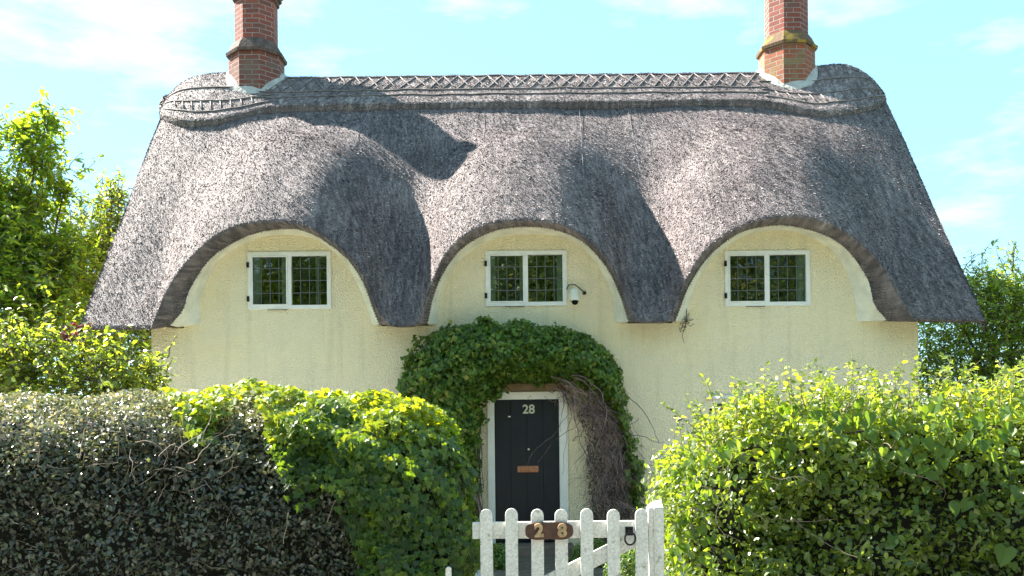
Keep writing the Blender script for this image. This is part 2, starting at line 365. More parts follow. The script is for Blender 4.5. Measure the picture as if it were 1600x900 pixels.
ARCH_L = [[(236,513),(247,484),(264,447),(289,412),(324,377),(359,357),(400,347),(450,347),(487,357),(520,378),(551,407),(572,440),(589,482),(605,503)],
          [(655,503),(663,478),(674,443),(694,401),(722,370),(757,352),(796,345),(838,345),(880,352),(915,372),(946,401),(967,440),(978,472),(989,497)],
          [(1049,497),(1058,468),(1072,436),(1099,394),(1134,366),(1176,346),(1215,339),(1257,339),(1294,348),(1332,370),(1367,401),(1392,438),(1410,471),(1430,499)]]
ARCH_T = [[(266,508),(286,484),(296,454),(322,412),(352,387),(397,365),(450,357),(485,364),(517,383),(547,409),(568,442),(583,482),(592,506)],
          [(668,505),(676,468),(689,433),(716,394),(748,371),(783,358),(827,354),(868,359),(907,375),(932,398),(953,426),(970,464),(982,502)],
          [(1055,501),(1075,450),(1098,412),(1123,386),(1155,364),(1197,353),(1236,353),(1278,363),(1313,381),(1338,408),(1357,440),(1366,475),(1385,500)]]
ARCH_W = [[(312,507),(313,468),(324,436),(345,403),(382,379),(432,367),(478,370),(512,386),(538,410),(558,443),(574,482),(581,506)],
          [(684,506),(686,468),(696,440),(720,406),(751,383),(792,368),(845,366),(885,373),(913,390),(937,421),(955,456),(960,482),(960,503)],
          [(1071,502),(1083,455),(1104,416),(1128,392),(1159,371),(1197,361),(1236,361),(1276,375),(1301,393),(1325,430),(1336,468),(1339,502)]]
NA = 110
def px2w(P, Y): return np.array([at(p[0], p[1], Y)[:] for p in P])
arcsL = [px2w(spline(a, NA), 11.55) for a in ARCH_L]
arcsT = [px2w(spline(a, NA), 11.76) for a in ARCH_T]
arcsW = [px2w(spline(a, NA), 12.0) for a in ARCH_W]
# full lip: left flat, arch, tongue, arch, tongue, arch, right flat
tong = [px2w(spline([(605,503),(613,508),(630,510),(647,508.5),(655,503)], 22), 11.55), px2w(spline([(989,497),(998,501.5),(1020,503),(1041,502),(1049,497)], 22), 11.55)]
tl, tr_ = at(122,514,11.55), at(1540,501,11.55)
fl = np.linspace(np.array(tl), arcsL[0][0], 30)[:-1]; frr = np.linspace(arcsL[2][-1], np.array(tr_), 30)[1:]
LIP = np.concatenate([fl, arcsL[0], tong[0][1:-1], arcsL[1], tong[1][1:-1], arcsL[2], frr])
def seg(a, b, n): return np.linspace(a, b, n)
tf = np.array([tl.x, -.24, tl.z+.02]); tr2 = np.array([tr_.x, -.24, tr_.z+.02])
INN = np.concatenate([seg(tf, arcsT[0][0], 30)[:-1], arcsT[0], seg(arcsT[0][-1], arcsT[1][0], 22)[1:-1], arcsT[1], seg(arcsT[1][-1], arcsT[2][0], 22)[1:-1], arcsT[2], seg(arcsT[2][-1], tr2, 30)[1:]])
# make x strictly increasing
for i in range(1, len(LIP)):
    if LIP[i, 0] <= LIP[i-1, 0]: LIP[i, 0] = LIP[i-1, 0]+.0008
XG = np.linspace(X0-1.5, X1+1.5, 1100); ZG = np.interp(XG, LIP[:, 0], LIP[:, 2])
DXG = XG[1]-XG[0]
def blur(z, s):
    if s < DXG*.6: return z
    n = int(3*s/DXG)+1; k_ = np.exp(-.5*(np.arange(-n, n+1)*DXG/s)**2); k_ /= k_.sum()
    return np.convolve(np.pad(z, n, mode='edge'), k_, 'valid')
SIG = np.linspace(0, 2.2, 60); BL = np.array([blur(ZG, s) for s in SIG])
ZR0 = 7.30
def zridge(x):
    """top line: small swell at both ends, then a rounded drop"""
    z = ZR0+.09*np.exp(-((x-X0-.9)/.6)**2)+.12*np.exp(-((x-X1+.75)/.65)**2)
    eL = np.clip(1-(x-(X0-.15))/.75, 0, 1); eR = np.clip(1-((X1+.12)-x)/.75, 0, 1)
    return z-.62*(1-np.sqrt(np.clip(1-eL**2.2, 0, 1)))-.62*(1-np.sqrt(np.clip(1-eR**2.2, 0, 1)))
def roofz(x, y):
    x = np.asarray(x, float); y = np.asarray(y, float)
    t_ = np.clip((YR-y)/(YR-YE), 0, 1)
    s = (1-t_)**2.0*SIG[-1]
    fi = np.clip(s/SIG[-1]*(len(SIG)-1), 0, len(SIG)-1.001); i0 = fi.astype(int); fr_ = fi-i0
    xi = np.clip((x-XG[0])/DXG, 0, len(XG)-1.001); j0 = xi.astype(int); fx = xi-j0
    def g(i): return BL[i, j0]*(1-fx)+BL[i, j0+1]*fx
    zl = g(i0)*(1-fr_)+g(np.minimum(i0+1, len(SIG)-1))*fr_
    zr = zridge(x)
    # a soft ridge instead of a knife edge, a slightly swelling brow over each window
    d = YR-y; r = .08
    soft = (np.sqrt(d*d+r*r)-r)/(math.sqrt((YR-YE)**2+r*r)-r)
    base = zr*(1-soft)+zl*soft
    lift = np.clip((zl-3.0)/1.3, 0, 1)
    return base+.36*lift*np.sin(math.pi*t_**1.35)*t_
def bumpy(x, y):
    return .022*np.sin(x*2.1+1.3*np.sin(y*1.7+x*.6))*np.sin(y*2.6+.7*np.cos(x*1.9))+.010*np.sin(x*7.3+y*3.1)*np.sin(y*6.1-x*2.2)
XS = LIP[:, 0]; NC = len(XS); NR = 64
ts = np.linspace(0, 1, NR)**.9
rows = []
for t_ in ts:
    y = YR+(YE-YR)*t_
    z = roofz(XS, np.full(NC, y)) + bumpy(XS, np.full(NC, y))*min(1, (1-t_)*6)
    if t_ > .999: z = LIP[:, 2].copy()
    rows.append(np.stack([XS, np.full(NC, y), z], 1))
# rounded cut edge of the thatch, then the soffit back to the wall
edge = LIP.copy(); ii = INN
for a in (.12, .5, 1.0):
    q = LIP*(1-a)+ii*a
    if a == .12: q[:, 1] = LIP[:, 1]+.004; q[:, 2] -= .012
    if a == .5: q[:, 2] -= .02
    rows.append(q)
wl = ii.copy(); wl[:, 1] = .12; wl[:, 2] += .02; rows.append(wl)
# underside of the roof up to the ridge
for t_ in (.75, .5, .25, 0):
    y = YR+(YE-YR)*t_
    zu = np.minimum(roofz(XS, np.full(NC, y))-.40, 9); rows.append(np.stack([XS, np.full(NC, y), zu], 1))
V = np.concatenate(rows); nr = len(rows)
def gridf(nr, nc, off=0):
    a = (np.arange(nr-1)[:, None]*nc+np.arange(nc-1)[None, :]).ravel()+off
    return np.stack([a, a+nc, a+nc+1, a+1], 1)
faces = [gridf(nr, NC)]
# verges
for c in (0, NC-1):
    top = [i*NC+c for i in range(0, NR, 3)]+[(NR-1)*NC+c]
    und = [(NR+3)*NC+c]*1+[(NR+4+j)*NC+c for j in range(4)]
    bot = [(NR+2)*NC+c]
    ring = top+bot+[(NR+4+j)*NC+c for j in range(4)]
    faces.append(np.array([ring if c == 0 else ring[::-1]]))
nfront = len(V)
# back slope
xb = np.linspace(X0, X1, 40)
bk = []
for y, z, inn in ((YR, 0, 0), (3.3, 0, 0), (4.5, 0, 0), (YB+.45, 0, 0), (YB+.2, 0, 1), (4.5, 0, 1), (YR, 0, 1)):
    zz = zridge(xb)-(zridge(xb)-2.98)*(abs(y-YR)/(YB+.45-YR)) - (.40 if inn else 0)
    bk.append(np.stack([xb, np.full(40, y), zz], 1))
V = np.concatenate([V]+bk); faces.append(gridf(7, 40, nfront)[:, ::-1])
for c in (0, 39): faces.append(np.array([[nfront+i*40+c for i in range(7)]]))
rn = .46+.10*rng.standard_normal(len(V)).clip(-2, 2)

# loose straw ends over the front slope: short slivers standing off the surface
def rnormal(x, y, fn=roofz, e=.02):
    zx = (fn(x+e, y)-fn(x-e, y))/(2*e); zy = (fn(x, np.minimum(y+e, YR))-fn(x, y-e))/(np.minimum(y+e, YR)-y+e)
    n_ = np.stack([-zx, -zy, np.ones_like(zx)], 1); return n_/np.linalg.norm(n_, axis=1)[:, None]
def straw(P, Nn, n, lmin, lmax, wid, lift=.35):
    g_ = np.tile([0, 0, -1.0], (n, 1)); dn = g_-Nn*(g_*Nn).sum(1)[:, None]; dn /= np.linalg.norm(dn, axis=1)[:, None]+1e-9
    sd_ = np.cross(dn, Nn); a = rng.normal(0, .75, n)[:, None]
    d_ = dn*np.cos(a)+sd_*np.sin(a); lf = rng.uniform(.02, lift, n)[:, None]
    d_ = d_+Nn*lf; d_ /= np.linalg.norm(d_, axis=1)[:, None]
    s_ = np.cross(d_, Nn); s_ /= np.linalg.norm(s_, axis=1)[:, None]+1e-9
    l = rng.uniform(lmin, lmax, n)[:, None]; w_ = (wid*rng.uniform(.6, 1.5, n))[:, None]
    b = P-d_*l*.45-Nn*.004
    v = np.stack([b-s_*w_, b+s_*w_, b+d_*l+s_*w_*.6, b+d_*l-s_*w_*.6], 1).reshape(-1, 3)
    f = np.arange(n*4).reshape(n, 4); r_ = np.repeat(np.clip(rng.beta(2.3, 3.3, n)*1.05, 0, 1), 4)
    return v, f, r_
NS = 150000
sx = rng.uniform(X0+.01, X1-.01, NS*2); tt_ = rng.uniform(0, .997, NS*2); sy = YR+(YE-YR)*tt_
# more slivers where the surface is steep
zx = (roofz(sx+.02, sy)-roofz(sx-.02, sy))/.04; wgt = np.sqrt(1+zx**2)/2.2
kp = rng.uniform(0, 1, NS*2) < np.clip(wgt, 0, 1); sx = sx[kp][:NS]; sy = sy[kp][:NS]
P = np.stack([sx, sy, roofz(sx, sy)+bumpy(sx, sy)*np.clip((sy-YE)*2, 0, 1)], 1)
sv, sf, sr = straw(P, rnormal(sx, sy), len(sx), .03, .085, .0065, .6)
# bristles on the cut edge
ne = 60000; ci = rng.integers(0, NC, ne); a = rng.uniform(0, 1, ne)[:, None]
P2 = LIP[ci]*(1-a)+INN[ci]*a; tan = LIP[np.minimum(ci+1, NC-1)]-LIP[np.maximum(ci-1, 0)]
N2 = np.cross(tan, INN[ci]-LIP[ci]); N2 /= np.linalg.norm(N2, axis=1)[:, None]+1e-9; N2[N2[:, 1] > 0] *= -1
s2 = straw(P2, N2, ne, .018, .045, .0045, 3.0)
# verge bristles
nv = 6000; vy = rng.uniform(YE, YR, nv); vx = np.where(rng.uniform(size=nv) < .5, X0, X1)
P3 = np.stack([vx, vy, roofz(vx, vy)-rng.uniform(0, .3, nv)**1.5], 1); N3 = np.stack([np.sign(vx), np.zeros(nv), np.full(nv, .2)], 1)
s3 = straw(P3, N3, nv, .03, .07, .0045)
off = len(V); Vall = [V]; Fq = []; R_ = [rn]
for v_, f_, r_ in ((sv, sf, sr), s2, s3): Vall.append(v_); Fq.append(f_+off); R_.append(r_); off += len(v_)
ROOF = mesh_np('thatched_roof', np.concatenate(Vall), faces+Fq, M_thatch, COT, smooth=True, rnd=np.concatenate(R_))

# ridge cap: a thicker block of thatch astride the ridge, dipping in a scallop at each end
CX0 = at(254, 157, 14.75).x; CX1 = at(1379, 150, 14.75).x
def cap_depth(x):
    """how far down the slope (metres of y) the cap reaches"""
    x = np.asarray(x, float); d = np.full_like(x, .74)
    for c, hw, dp, tip in SCAL:
        u = np.clip(np.abs(x-c)/hw, 0, 1); inner = dp*np.sqrt(1-u*u)
        v = np.clip(np.abs(x-c)/abs(tip-c), 0, 1); outer = .015+dp*np.sqrt(1-v*v)
        side = (x < c) if c < 0 else (x > c)
        # soft join where the scallop meets the straight run
        d = np.where(side, outer, np.where(u < 1, (d**6+inner**6)**(1/6), d))
    return d
SCAL = ((-4.60, 1.0, .95, CX0), (4.95, 1.05, .93, CX1))
CAPT = .125
def capz(x, y):
    endf = np.clip(np.minimum(x-CX0, CX1-x)/.35, 0, 1)**.5
    return roofz(np.clip(x, X0, X1), y)+CAPT*(.35+.65*endf)+.006*np.sin(x*9)*np.sin(y*11+x)
cxs = np.concatenate([CX0+np.linspace(0, 1, 30, endpoint=False)**2*.6, np.linspace(CX0+.6, CX1-.6, 300), CX1-np.linspace(1, 0, 30)[1:]**2*.6])
cd = cap_depth(cxs); nc = len(cxs); cr_ = []
vv = np.linspace(0, 1, 18)
for v_ in vv[::-1]:
    y = YR-cd*v_; cr_.append(np.stack([cxs, y, capz(cxs, y)], 1))
frontedge = cr_[0].copy()
low = frontedge.copy(); low[:, 1] += .045; low[:, 2] -= CAPT*1.25; low2 = low.copy(); low2[:, 1] += .25; low2[:, 2] += .12
for v_ in (.25, .5, 1):
    y = YR+cd*v_; z = capz(cxs, np.full(nc, YR))-1.34*(np.sqrt((cd*v_)**2+.08**2)-.08); cr_.append(np.stack([cxs, y, z], 1))
lb = cr_[-1].copy(); lb[:, 2] -= .2; lb[:, 1] -= .05
cr_ = [low2, low]+cr_+[lb]
VC = np.concatenate(cr_); fc = [gridf(len(cr_), nc)]
for c in (0, nc-1):
    ring = [i*nc+c for i in range(len(cr_))]; fc.append(np.array([ring]))
ns = 60000; sx = rng.uniform(CX0+.02, CX1-.02, ns); sv_ = rng.uniform(0, 1, ns); sy = YR-cap_depth(sx)*sv_
Pc = np.stack([sx, sy, capz(sx, sy)], 1); Nc = rnormal(np.clip(sx, X0+.03, X1-.03), sy)
s4 = straw(Pc, Nc, ns, .03, .07, .0065, .6)
ne = 9000; ci = rng.integers(0, nc, ne); a = rng.uniform(0, 1, ne)[:, None]
P5 = frontedge[ci]*(1-a)+low[ci]*a; s5 = straw(P5, np.tile([0, -.8, .3], (ne, 1)), ne, .02, .05, .006, .6)
o1 = len(VC)
CAP = mesh_np('ridge_cap', np.concatenate([VC, s4[0], s5[0]]), fc+[s4[1]+o1, s5[1]+o1+len(s4[0])], M_thatch, ROOF, smooth=True,
              rnd=np.concatenate([.60+.1*rng.standard_normal(len(VC)).clip(-2, 2), np.clip(s4[2]+.13, 0, 1), s5[2]]))
# hazel rods: two long runs with crossed rods between, and curved runs in the end scallops
rods = MB()
def onc(x, d): y = YR-d; return Vector((x, y, float(capz(np.array([x]), np.array([y]))[0])+.012))
xa, xb_ = -4.05, 4.1
for d in (.10, .44, .56):
    rods.tube([onc(x, d+.006*math.sin(x*5)) for x in np.linspace(xa, xb_, 120)], .011, 5)
x = xa
while x < xb_-.25:
    w_ = .235+random.uniform(-.025, .025)
    for a_, b_ in ((.11, .43), (.43, .11)):
        rods.tube([onc(x+w_*q, a_+(b_-a_)*q) for q in (0, .33, .66, 1)], .010, 5)
    x += w_*random.uniform(.95, 1.1)
for c, hw, dp, tip in SCAL:
    xo = tip+(.14 if c < 0 else -.14); xi_ = c+(hw*.9 if c < 0 else -hw*.9)
    for s in (.40, .66, .86):
        rods.tube([onc(q, float(cap_depth(np.array([q]))[0])*s) for q in np.linspace(xo, xi_, 40)], .012, 5)
    for q in np.linspace(.12, .9, 10):
        xx = xo+(xi_-xo)*q; dd = float(cap_depth(np.array([xx]))[0])
        rods.tube([onc(xx, dd*.68), onc(xx+.07, dd*.84)], .009, 5)
rods.build('hazel_lattice', M_rod, ROOF, smooth=True)
for (pa, pb, Ya, Yb) in (((577,172),(534,276),14.2,13.2), ((905,168),(913,296),14.2,13.2), ((979,162),(1000,268),14.3,13.3), ((757,168),(756,212),14.2,13.8), ((1053,158),(1058,178),14.3,14.1), ((436,176),(424,205),14.2,13.9)):
    # wires of the netting, laid on the slope
    A = at(*pa, Ya); B = at(*pb, Yb); pts = []
    for q in np.linspace(0, 1, 14):
        px_ = pa[0]+(pb[0]-pa[0])*q; py_ = pa[1]+(pb[1]-pa[1])*q
        lo, hi = 11.6, 14.75      # march along the sight line to the slope
        best = None
        for Yt in np.linspace(lo, hi, 160):
            p = at(px_, py_, Yt)
            if p.z < float(roofz(np.array([p.x]), np.array([p.y]))[0]): best = p; break
        if best: pts.append(best+Vector((0, -.02, .03)))
    if len(pts) > 2: MB().tube([q-Vector((0, -.008, .022)) for q in pts], .0028, 4).build('netting_wire', M_wire, ROOF)

# walls
def box_loop(px0, py0, px1, py1, Y=12.0):
    a = at(px0, py1, Y); b = at(px1, py0, Y); return a.x, b.x, a.z, b.z
WIN = [box_loop(388, 393, 517, 484), box_loop(759, 391, 885, 479), box_loop(1133, 391, 1265, 479)]
DX0, DX1 = at(773, 700, 12).x, at(874, 700, 12).x; DZ1 = at(826, 624, 12).z; DZ0 = .14
gw0, gw1 = at(1110, 640, 12).x, at(1212, 640, 12).x; GW = (gw0, gw1, .95, at(1160, 622, 12).z)
out = [(XL, -.1), (XL, 3.02)]
for k_, (T_, W_) in enumerate(zip(arcsT, arcsW)):
    mid = T_[:, [0, 2]]*.7+W_[:, [0, 2]]*.3
    out += [(mid[0][0], 3.02)]+[tuple(p) for p in mid[2:-2:3] if p[1] > 3.05]+[(mid[-1][0], 3.02)]
out += [(XR, 3.02), (XR, -.1)]
def rect(w_): return [(w_[0], w_[2]), (w_[1], w_[2]), (w_[1], w_[3]), (w_[0], w_[3])]
ins = .012
holes = [rect((w_[0]+ins, w_[1]-ins, w_[2]+ins, w_[3]-ins)) for w_ in WIN+[GW]]+[rect((DX0-.05, DX1+.05, .02, DZ1+.05))]
wm = curve_plate('wall', [out]+holes, 0, .30, M_wall, COT)
bm = bmesh.new(); bm.from_mesh(wm.data)
tmp = MB()
# gable walls and back wall, slightly battered plinth-free render
for x0_, x1_ in ((XL, XL+.3), (XR-.3, XR)):
    s_ = [(.302, -.1), (YB, -.1), (YB, 3.0), (YR, 6.55), (.302, 3.2)]
    vs_ = [(x, y, z) for x in (x0_, x1_) for (y, z) in s_]
    tmp.add(vs_, [(0,1,2,3,4), (9,8,7,6,5)]+[(i, (i+1) % 5, 5+(i+1) % 5, 5+i) for i in range(5)])
tmp.box(XL+.302, XR-.302, YB-.3, YB, -.1, 3.0)
vb = [bm.verts.new(v) for v in tmp.v]
for f_ in tmp.f: bm.faces.new([vb[i] for i in f_])
bmesh.ops.recalc_face_normals(bm, faces=bm.faces); bm.to_mesh(wm.data); bm.free()
# plaster splay round each arch
for T_, W_ in zip(arcsT, arcsW):
    n_ = len(T_); T2 = T_.copy(); T2[:, 1] -= .004
    Wp = W_.copy(); Wp[:, 1] = -.004
    mid = T2*.5+Wp*.5; mid[:, 1] += .035
    Bk = T_.copy(); Bk[:, 1] = .02
    W2 = Wp.copy(); W2[:, 1] = .02
    Vt = np.concatenate([T2, mid, Wp, W2, Bk, T2]); o = mesh_np('arch_surround', Vt, [gridf(6, n_), np.array([[0, n_, 2*n_, 3*n_, 4*n_], [n_-1, 5*n_-1, 4*n_-1, 3*n_-1, 2*n_-1]])], M_trim, COT, smooth=False)
# windows
def window(w_, grid=(4, 4), curtain=(), y=.004, parent=COT, panes=True):
    x0_, x1_, z0_, z1_ = w_; fr_ = .055
    f = MB(); yo, yi = y-.022, y+.05; xm = (x0_+x1_)/2
    root = MB().box(x0_, x1_, yo, yi, z0_, z0_+fr_).box(x0_, x1_, yo, yi, z1_-fr_, z1_).box(x0_, x0_+fr_, yo, yi, z0_+fr_, z1_-fr_).box(x1_-fr_, x1_, yo, yi, z0_+fr_, z1_-fr_).box(xm-.026, xm+.026, yo+.004, yi, z0_+fr_, z1_-fr_).build('window', M_white, parent, bevel=.004)
    # slim opening casement on the left light, proud of the frame
    cs = MB(); a, b, c, d = x0_+fr_-.006, xm-.024, z0_+fr_-.006, z1_-fr_+.006; q = .018
    cs.box(a, b, yo-.006, yo+.02, c, c+q).box(a, b, yo-.006, yo+.02, d-q, d).box(a, a+q, yo-.006, yo+.02, c+q, d-q).box(b-q, b, yo-.006, yo+.02, c+q, d-q)
    cs.build('casement', M_white, root, bevel=.003)
    for (la, lb_) in ((x0_+fr_, xm-.026), (xm+.026, x1_-fr_)):
        pc = Vector(((la+lb_)/2, y+.02, (z0_+z1_)/2)); Mt = Matrix.Translation(pc) @ Matrix.Rotation(random.uniform(-.012, .012), 4, 'Z') @ Matrix.Rotation(random.uniform(-.008, .008), 4, 'X') @ Matrix.Translation(-pc)
        MB().box(la-.004, lb_+.004, y+.018, y+.022, z0_+fr_-.004, z1_-fr_+.004, Mt).build('glass_pane', M_glass, root)
        ld = MB()
        for i in range(1, grid[0]): xx = la+(lb_-la)*i/grid[0]; ld.box(xx-.005, xx+.005, y+.005, y+.0115, z0_+fr_, z1_-fr_)
        for i in range(1, grid[1]): zz = z0_+fr_+(z1_-z0_-2*fr_)*i/grid[1]; ld.box(la, lb_, y+.0045, y+.0112, zz-.005, zz+.005)
        ld.build('leaded_lattice', M_lead, root)
    for zz in (z0_+.14, z1_-.17):
        MB().box(x0_-.012, x0_+.022, yo-.014, yo-.001, zz-.035, zz+.035).tube([(x0_+.004, yo-.016, zz-.03), (x0_+.004, yo-.016, zz+.03)], .008, 6).build('hinge', M_iron, root)
    MB().box(x0_+.04+(x1_-x0_)*.2, x0_+.30+(x1_-x0_)*.2, y-.032, y-.022, z0_-.010, z0_-.004).build('stay_bar', M_iron, root)
    for (ca, cb) in curtain:
        xa_ = x0_+(x1_-x0_)*ca; xb2 = x0_+(x1_-x0_)*cb; pts = []
        n_ = 28; Vc = []; 
        for i in range(n_):
            xx = xa_+(xb2-xa_)*i/(n_-1); yy = y+.065+.014*math.sin(i*1.5); Vc += [(xx, yy, z0_-.05), (xx, yy, z1_+.1)]
        mesh_np('curtain', Vc, [np.array([[2*i, 2*i+2, 2*i+3, 2*i+1] for i in range(n_-1)])], M_curtain, root, smooth=True)
    # dark room behind
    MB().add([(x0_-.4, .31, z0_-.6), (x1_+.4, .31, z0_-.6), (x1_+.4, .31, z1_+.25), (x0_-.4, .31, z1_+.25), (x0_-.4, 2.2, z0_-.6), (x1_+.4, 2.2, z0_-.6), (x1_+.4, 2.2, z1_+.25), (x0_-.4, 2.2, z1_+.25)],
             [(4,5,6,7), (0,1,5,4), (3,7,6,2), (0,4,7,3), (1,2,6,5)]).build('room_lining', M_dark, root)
    return root
window(WIN[0], (4, 4), ((.05, .13), (.39, .45), (.80, .86)))
window(WIN[1], (4, 4), ((.05, .12), (.42, .47), (.88, .95)))
window(WIN[2], (4, 4), ((.05, .09), (.87, .95), (.50, .55)))
window(GW, (3, 5), ((.05, .2),), y=.03)
MB().box(gw0-.06, gw1+.06, -.05, .0-.002, GW[3]-.01, GW[3]+.04).build('window_head', M_oldwhite, COT, bevel=.006)
# door
dr = MB(); npl = 4; pw = (DX1-DX0)/npl
for i in range(npl): dr.box(DX0+i*pw+.004, DX0+(i+1)*pw-.004, .05, .085, DZ0, DZ1)
dr.box(DX0+.004, DX1-.004, .06, .10, DZ0+.002, DZ1-.002)
DOOR = dr.build('door', M_door, COT, bevel=.004)
fw = .095
MB().box(DX0-fw, DX0, -.025, .10, .02, DZ1).box(DX1, DX1+fw+.02, -.025, .10, .02, DZ1).box(DX0-fw-.02, DX1+fw+.03, -.035, .10, DZ1, DZ1+.10).build('door_frame', M_white, COT, bevel=.006)
MB().box(DX0-.02, DX1+.08, -.15, -.038, DZ1+.11, DZ1+.21).build('timber_lintel', M_lintel, COT, bevel=.01)
MB().box(DX0-.16, DX1+.16, -.42, .045, 0, .13).build('doorstep', M_stone, COT, bevel=.015)
MB().box(DX0-.045, DX1+.045, .105, .12, .02, DZ1+.045).build('door_backing', M_dark, COT)
RX = Matrix.Rotation(math.pi/2, 4, 'X')
p = at(826, 640, 12.05); text_mesh('house_number', '28', .165, .004, Matrix.Translation((p.x, .045, p.z)) @ RX, M_numeral, DOOR, bold=.0035)
p = at(825, 733, 12.05)
lb_ = MB().box(p.x-.14, p.x+.14, .035, .0495, p.z-.042, p.z+.042).build('letterbox', M_copper, DOOR, bevel=.004)
MB().box(p.x-.10, p.x+.10, .026, .034, p.z-.022, p.z+.022).build('flap', M_copper, lb_, bevel=.003) if False else None
MB().box(p.x-.105, p.x+.105, .026, .0345, p.z-.022, p.z+.022).build('letterbox_flap', M_copper, DOOR, bevel=.003)
p = at(826, 702, 12.05); MB().tube([(p.x, .05, p.z), (p.x, .03, p.z)], .014, 12).build('peephole', M_numeral, DOOR, smooth=False)
p = at(796, 651, 12.05); MB().box(p.x-.018, p.x+.018, .040, .0495, p.z-.009, p.z+.009).build('glint_chip', M_white, DOOR, bevel=.002)  # white chip set on the door as a glint of light

# chimneys
def octa(r, z, rot=math.pi/8): return [(r/math.cos(math.pi/8)*math.cos(rot+k_*math.pi/4), r/math.cos(math.pi/8)*math.sin(rot+k_*math.pi/4), z) for k_ in range(8)]
def chimney(cxp, ztop, mlow, mup, mcol, label, y0=YR, lowr=.41, upr=.315, zc=None, cap=None, rot=math.pi/8, zs=None, blend=None):
    base = 6.4
    prof = [(lowr, base), (lowr, zc[0])]
    def shaft(name, r0, z0, r1, z1, m, parent):
        A = octa(r0, z0, rot); B = octa(r1, z1, rot); Vq = []; U = []; fq = []
        side = 2*r0*math.tan(math.pi/8)
        for k_ in range(8):
            q = len(Vq); Vq += [A[k_], A[(k_+1) % 8], B[(k_+1) % 8], B[k_]]; U += [(k_*side, z0), ((k_+1)*side, z0), ((k_+1)*side, z1), (k_*side, z1)]; fq.append([q, q+1, q+2, q+3])
        q = len(Vq); Vq += B; U += [(0, z1)]*8
        Vq = np.array(Vq)+np.array([cxp, y0, 0])
        return mesh_np(name, Vq, [np.array(fq), np.array([[q+k_ for k_ in range(8)]])], m, parent, uvs=U)
    up = shaft('chimney', upr, zc[1]-.02, upr, ztop, mup, COT); up['label'] = label
    shaft('chimney_base', lowr, base, lowr, zc[0], mlow, up)
    c = MB()
    def ring(r0, z0, r1, z1):
        A = octa(r0, z0, rot); B = octa(r1, z1, rot); b_ = [(x+cxp, y+y0, z) for x, y, z in A+B]
        c.add(b_, [tuple(range(7, -1, -1)), tuple(range(8, 16))]+[(k_, (k_+1) % 8, 8+(k_+1) % 8, 8+k_) for k_ in range(8)])
    ring(lowr+.035, zc[0], lowr+.045, zc[0]+.045); ring(lowr+.02, zc[0]+.046, upr+.045, zc[1]-.04); ring(upr+.04, zc[1]-.039, upr+.012, zc[1]+.01)
    c.build('collar', mcol, up)
    c = MB(); z = ztop-.49
    for i, rr in enumerate((.03, .065, .10, .135, .135, .08)):
        ring(upr+rr, z+i*.078+.001, upr+rr, z+(i+1)*.078)
    c.build('oversailing_cap', mup if False else M_collar_d, up)
    MB().tube([(cxp, y0, ztop), (cxp, y0, ztop+.10), (cxp, y0, ztop+.38), (cxp, y0, ztop+.42)], [.17, .15, .13, .15], 16).build('chimney_pot', M_pot, up, smooth=True)
    # mortar skirt following the thatch
    nn = 40; Vs = []
    for (r, dz) in ((lowr+.10, -.01), (lowr+.065, .035), (lowr+.005, .085), (lowr-.05, .09)):
        for k_ in range(nn):
            a_ = 2*math.pi*k_/nn; rr = r*(1+.03*math.sin(a_*3+cxp))*(1/ (math.cos(((a_-rot+math.pi/8) % (math.pi/4))-math.pi/8)))**.5
            xx = cxp+rr*math.cos(a_); yy = y0+rr*math.sin(a_)
            d_ = abs(YR-yy); zz = float(capz(np.array([min(max(xx, CX0), CX1)]), np.array([YR-d_]))[0])
            Vs.append((xx, yy, zz+dz-.02))
    fs = []
    for i in range(3):
        for k_ in range(nn): fs.append([i*nn+k_, i*nn+(k_+1) % nn, (i+1)*nn+(k_+1) % nn, (i+1)*nn+k_])
    mesh_np('mortar_skirt', Vs, [np.array(fs)], M_mortar, up, smooth=True)
    return up
M_pot = mat('terracotta', (.40,.17,.09), .8, var=(8,.3))
pL = at(396, 110, 14.6); pR = at(1235, 105, 14.6)
zcL = (at(396, 79, 14.4).z, at(396, 60, 14.5).z); zcR = (at(1235, 68, 14.4).z, at(1235, 49, 14.5).z)
chimney(pL.x, at(396, -8, 14.45).z+.50, M_brick_g, M_brick, M_collar_d, 'left chimney, plain red octagonal brick with a dark weathered collar', zc=zcL)
chimney(pR.x, at(1235, -24, 14.45).z+.50, M_brick_l, M_brick, M_collar_y, 'right chimney, red octagonal brick with yellow lichen on its collar', zc=zcR)

# ------------------------------------------------------------------ small things on the wall
p = at(898, 462, 11.85)
SC = empty('security_camera', (p.x, 0, p.z), 'small white security camera fixed beside the middle upper window', 'camera')
MB().tube([(p.x, -.10, p.z+.075), (p.x, -.115, p.z+.06), (p.x, -.16, p.z-.04), (p.x, -.165, p.z-.075)], [.045, .062, .066, .066], 20).build('body', M_plastic, SC, smooth=False, bevel=.004)
MB().tube([(p.x, -.168, p.z-.068), (p.x, -.196, p.z-.095)], [.045, .040], 18).build('lens', M_black, SC)
MB().tube([(p.x, -.002, p.z+.05), (p.x, -.03, p.z+.05), (p.x, -.10, p.z+.04)], [.045, .02, .02], 10).build('bracket', M_plastic, SC)
q1 = at(885, 452, 12); q2 = at(898, 447, 12); q3 = at(913, 458, 12)
MB().tube([(q1.x, -.02, q1.z), (q1.x+.03, -.04, q1.z+.05), (q2.x, -.06, q2.z+.01), (q3.x-.02, -.04, q3.z+.02), (q3.x, -.006, q3.z-.02)], .007, 6).box(q3.x-.02, q3.x+.02, -.03, -.004, q3.z-.02, q3.z+.02).build('cable', M_iron, SC)

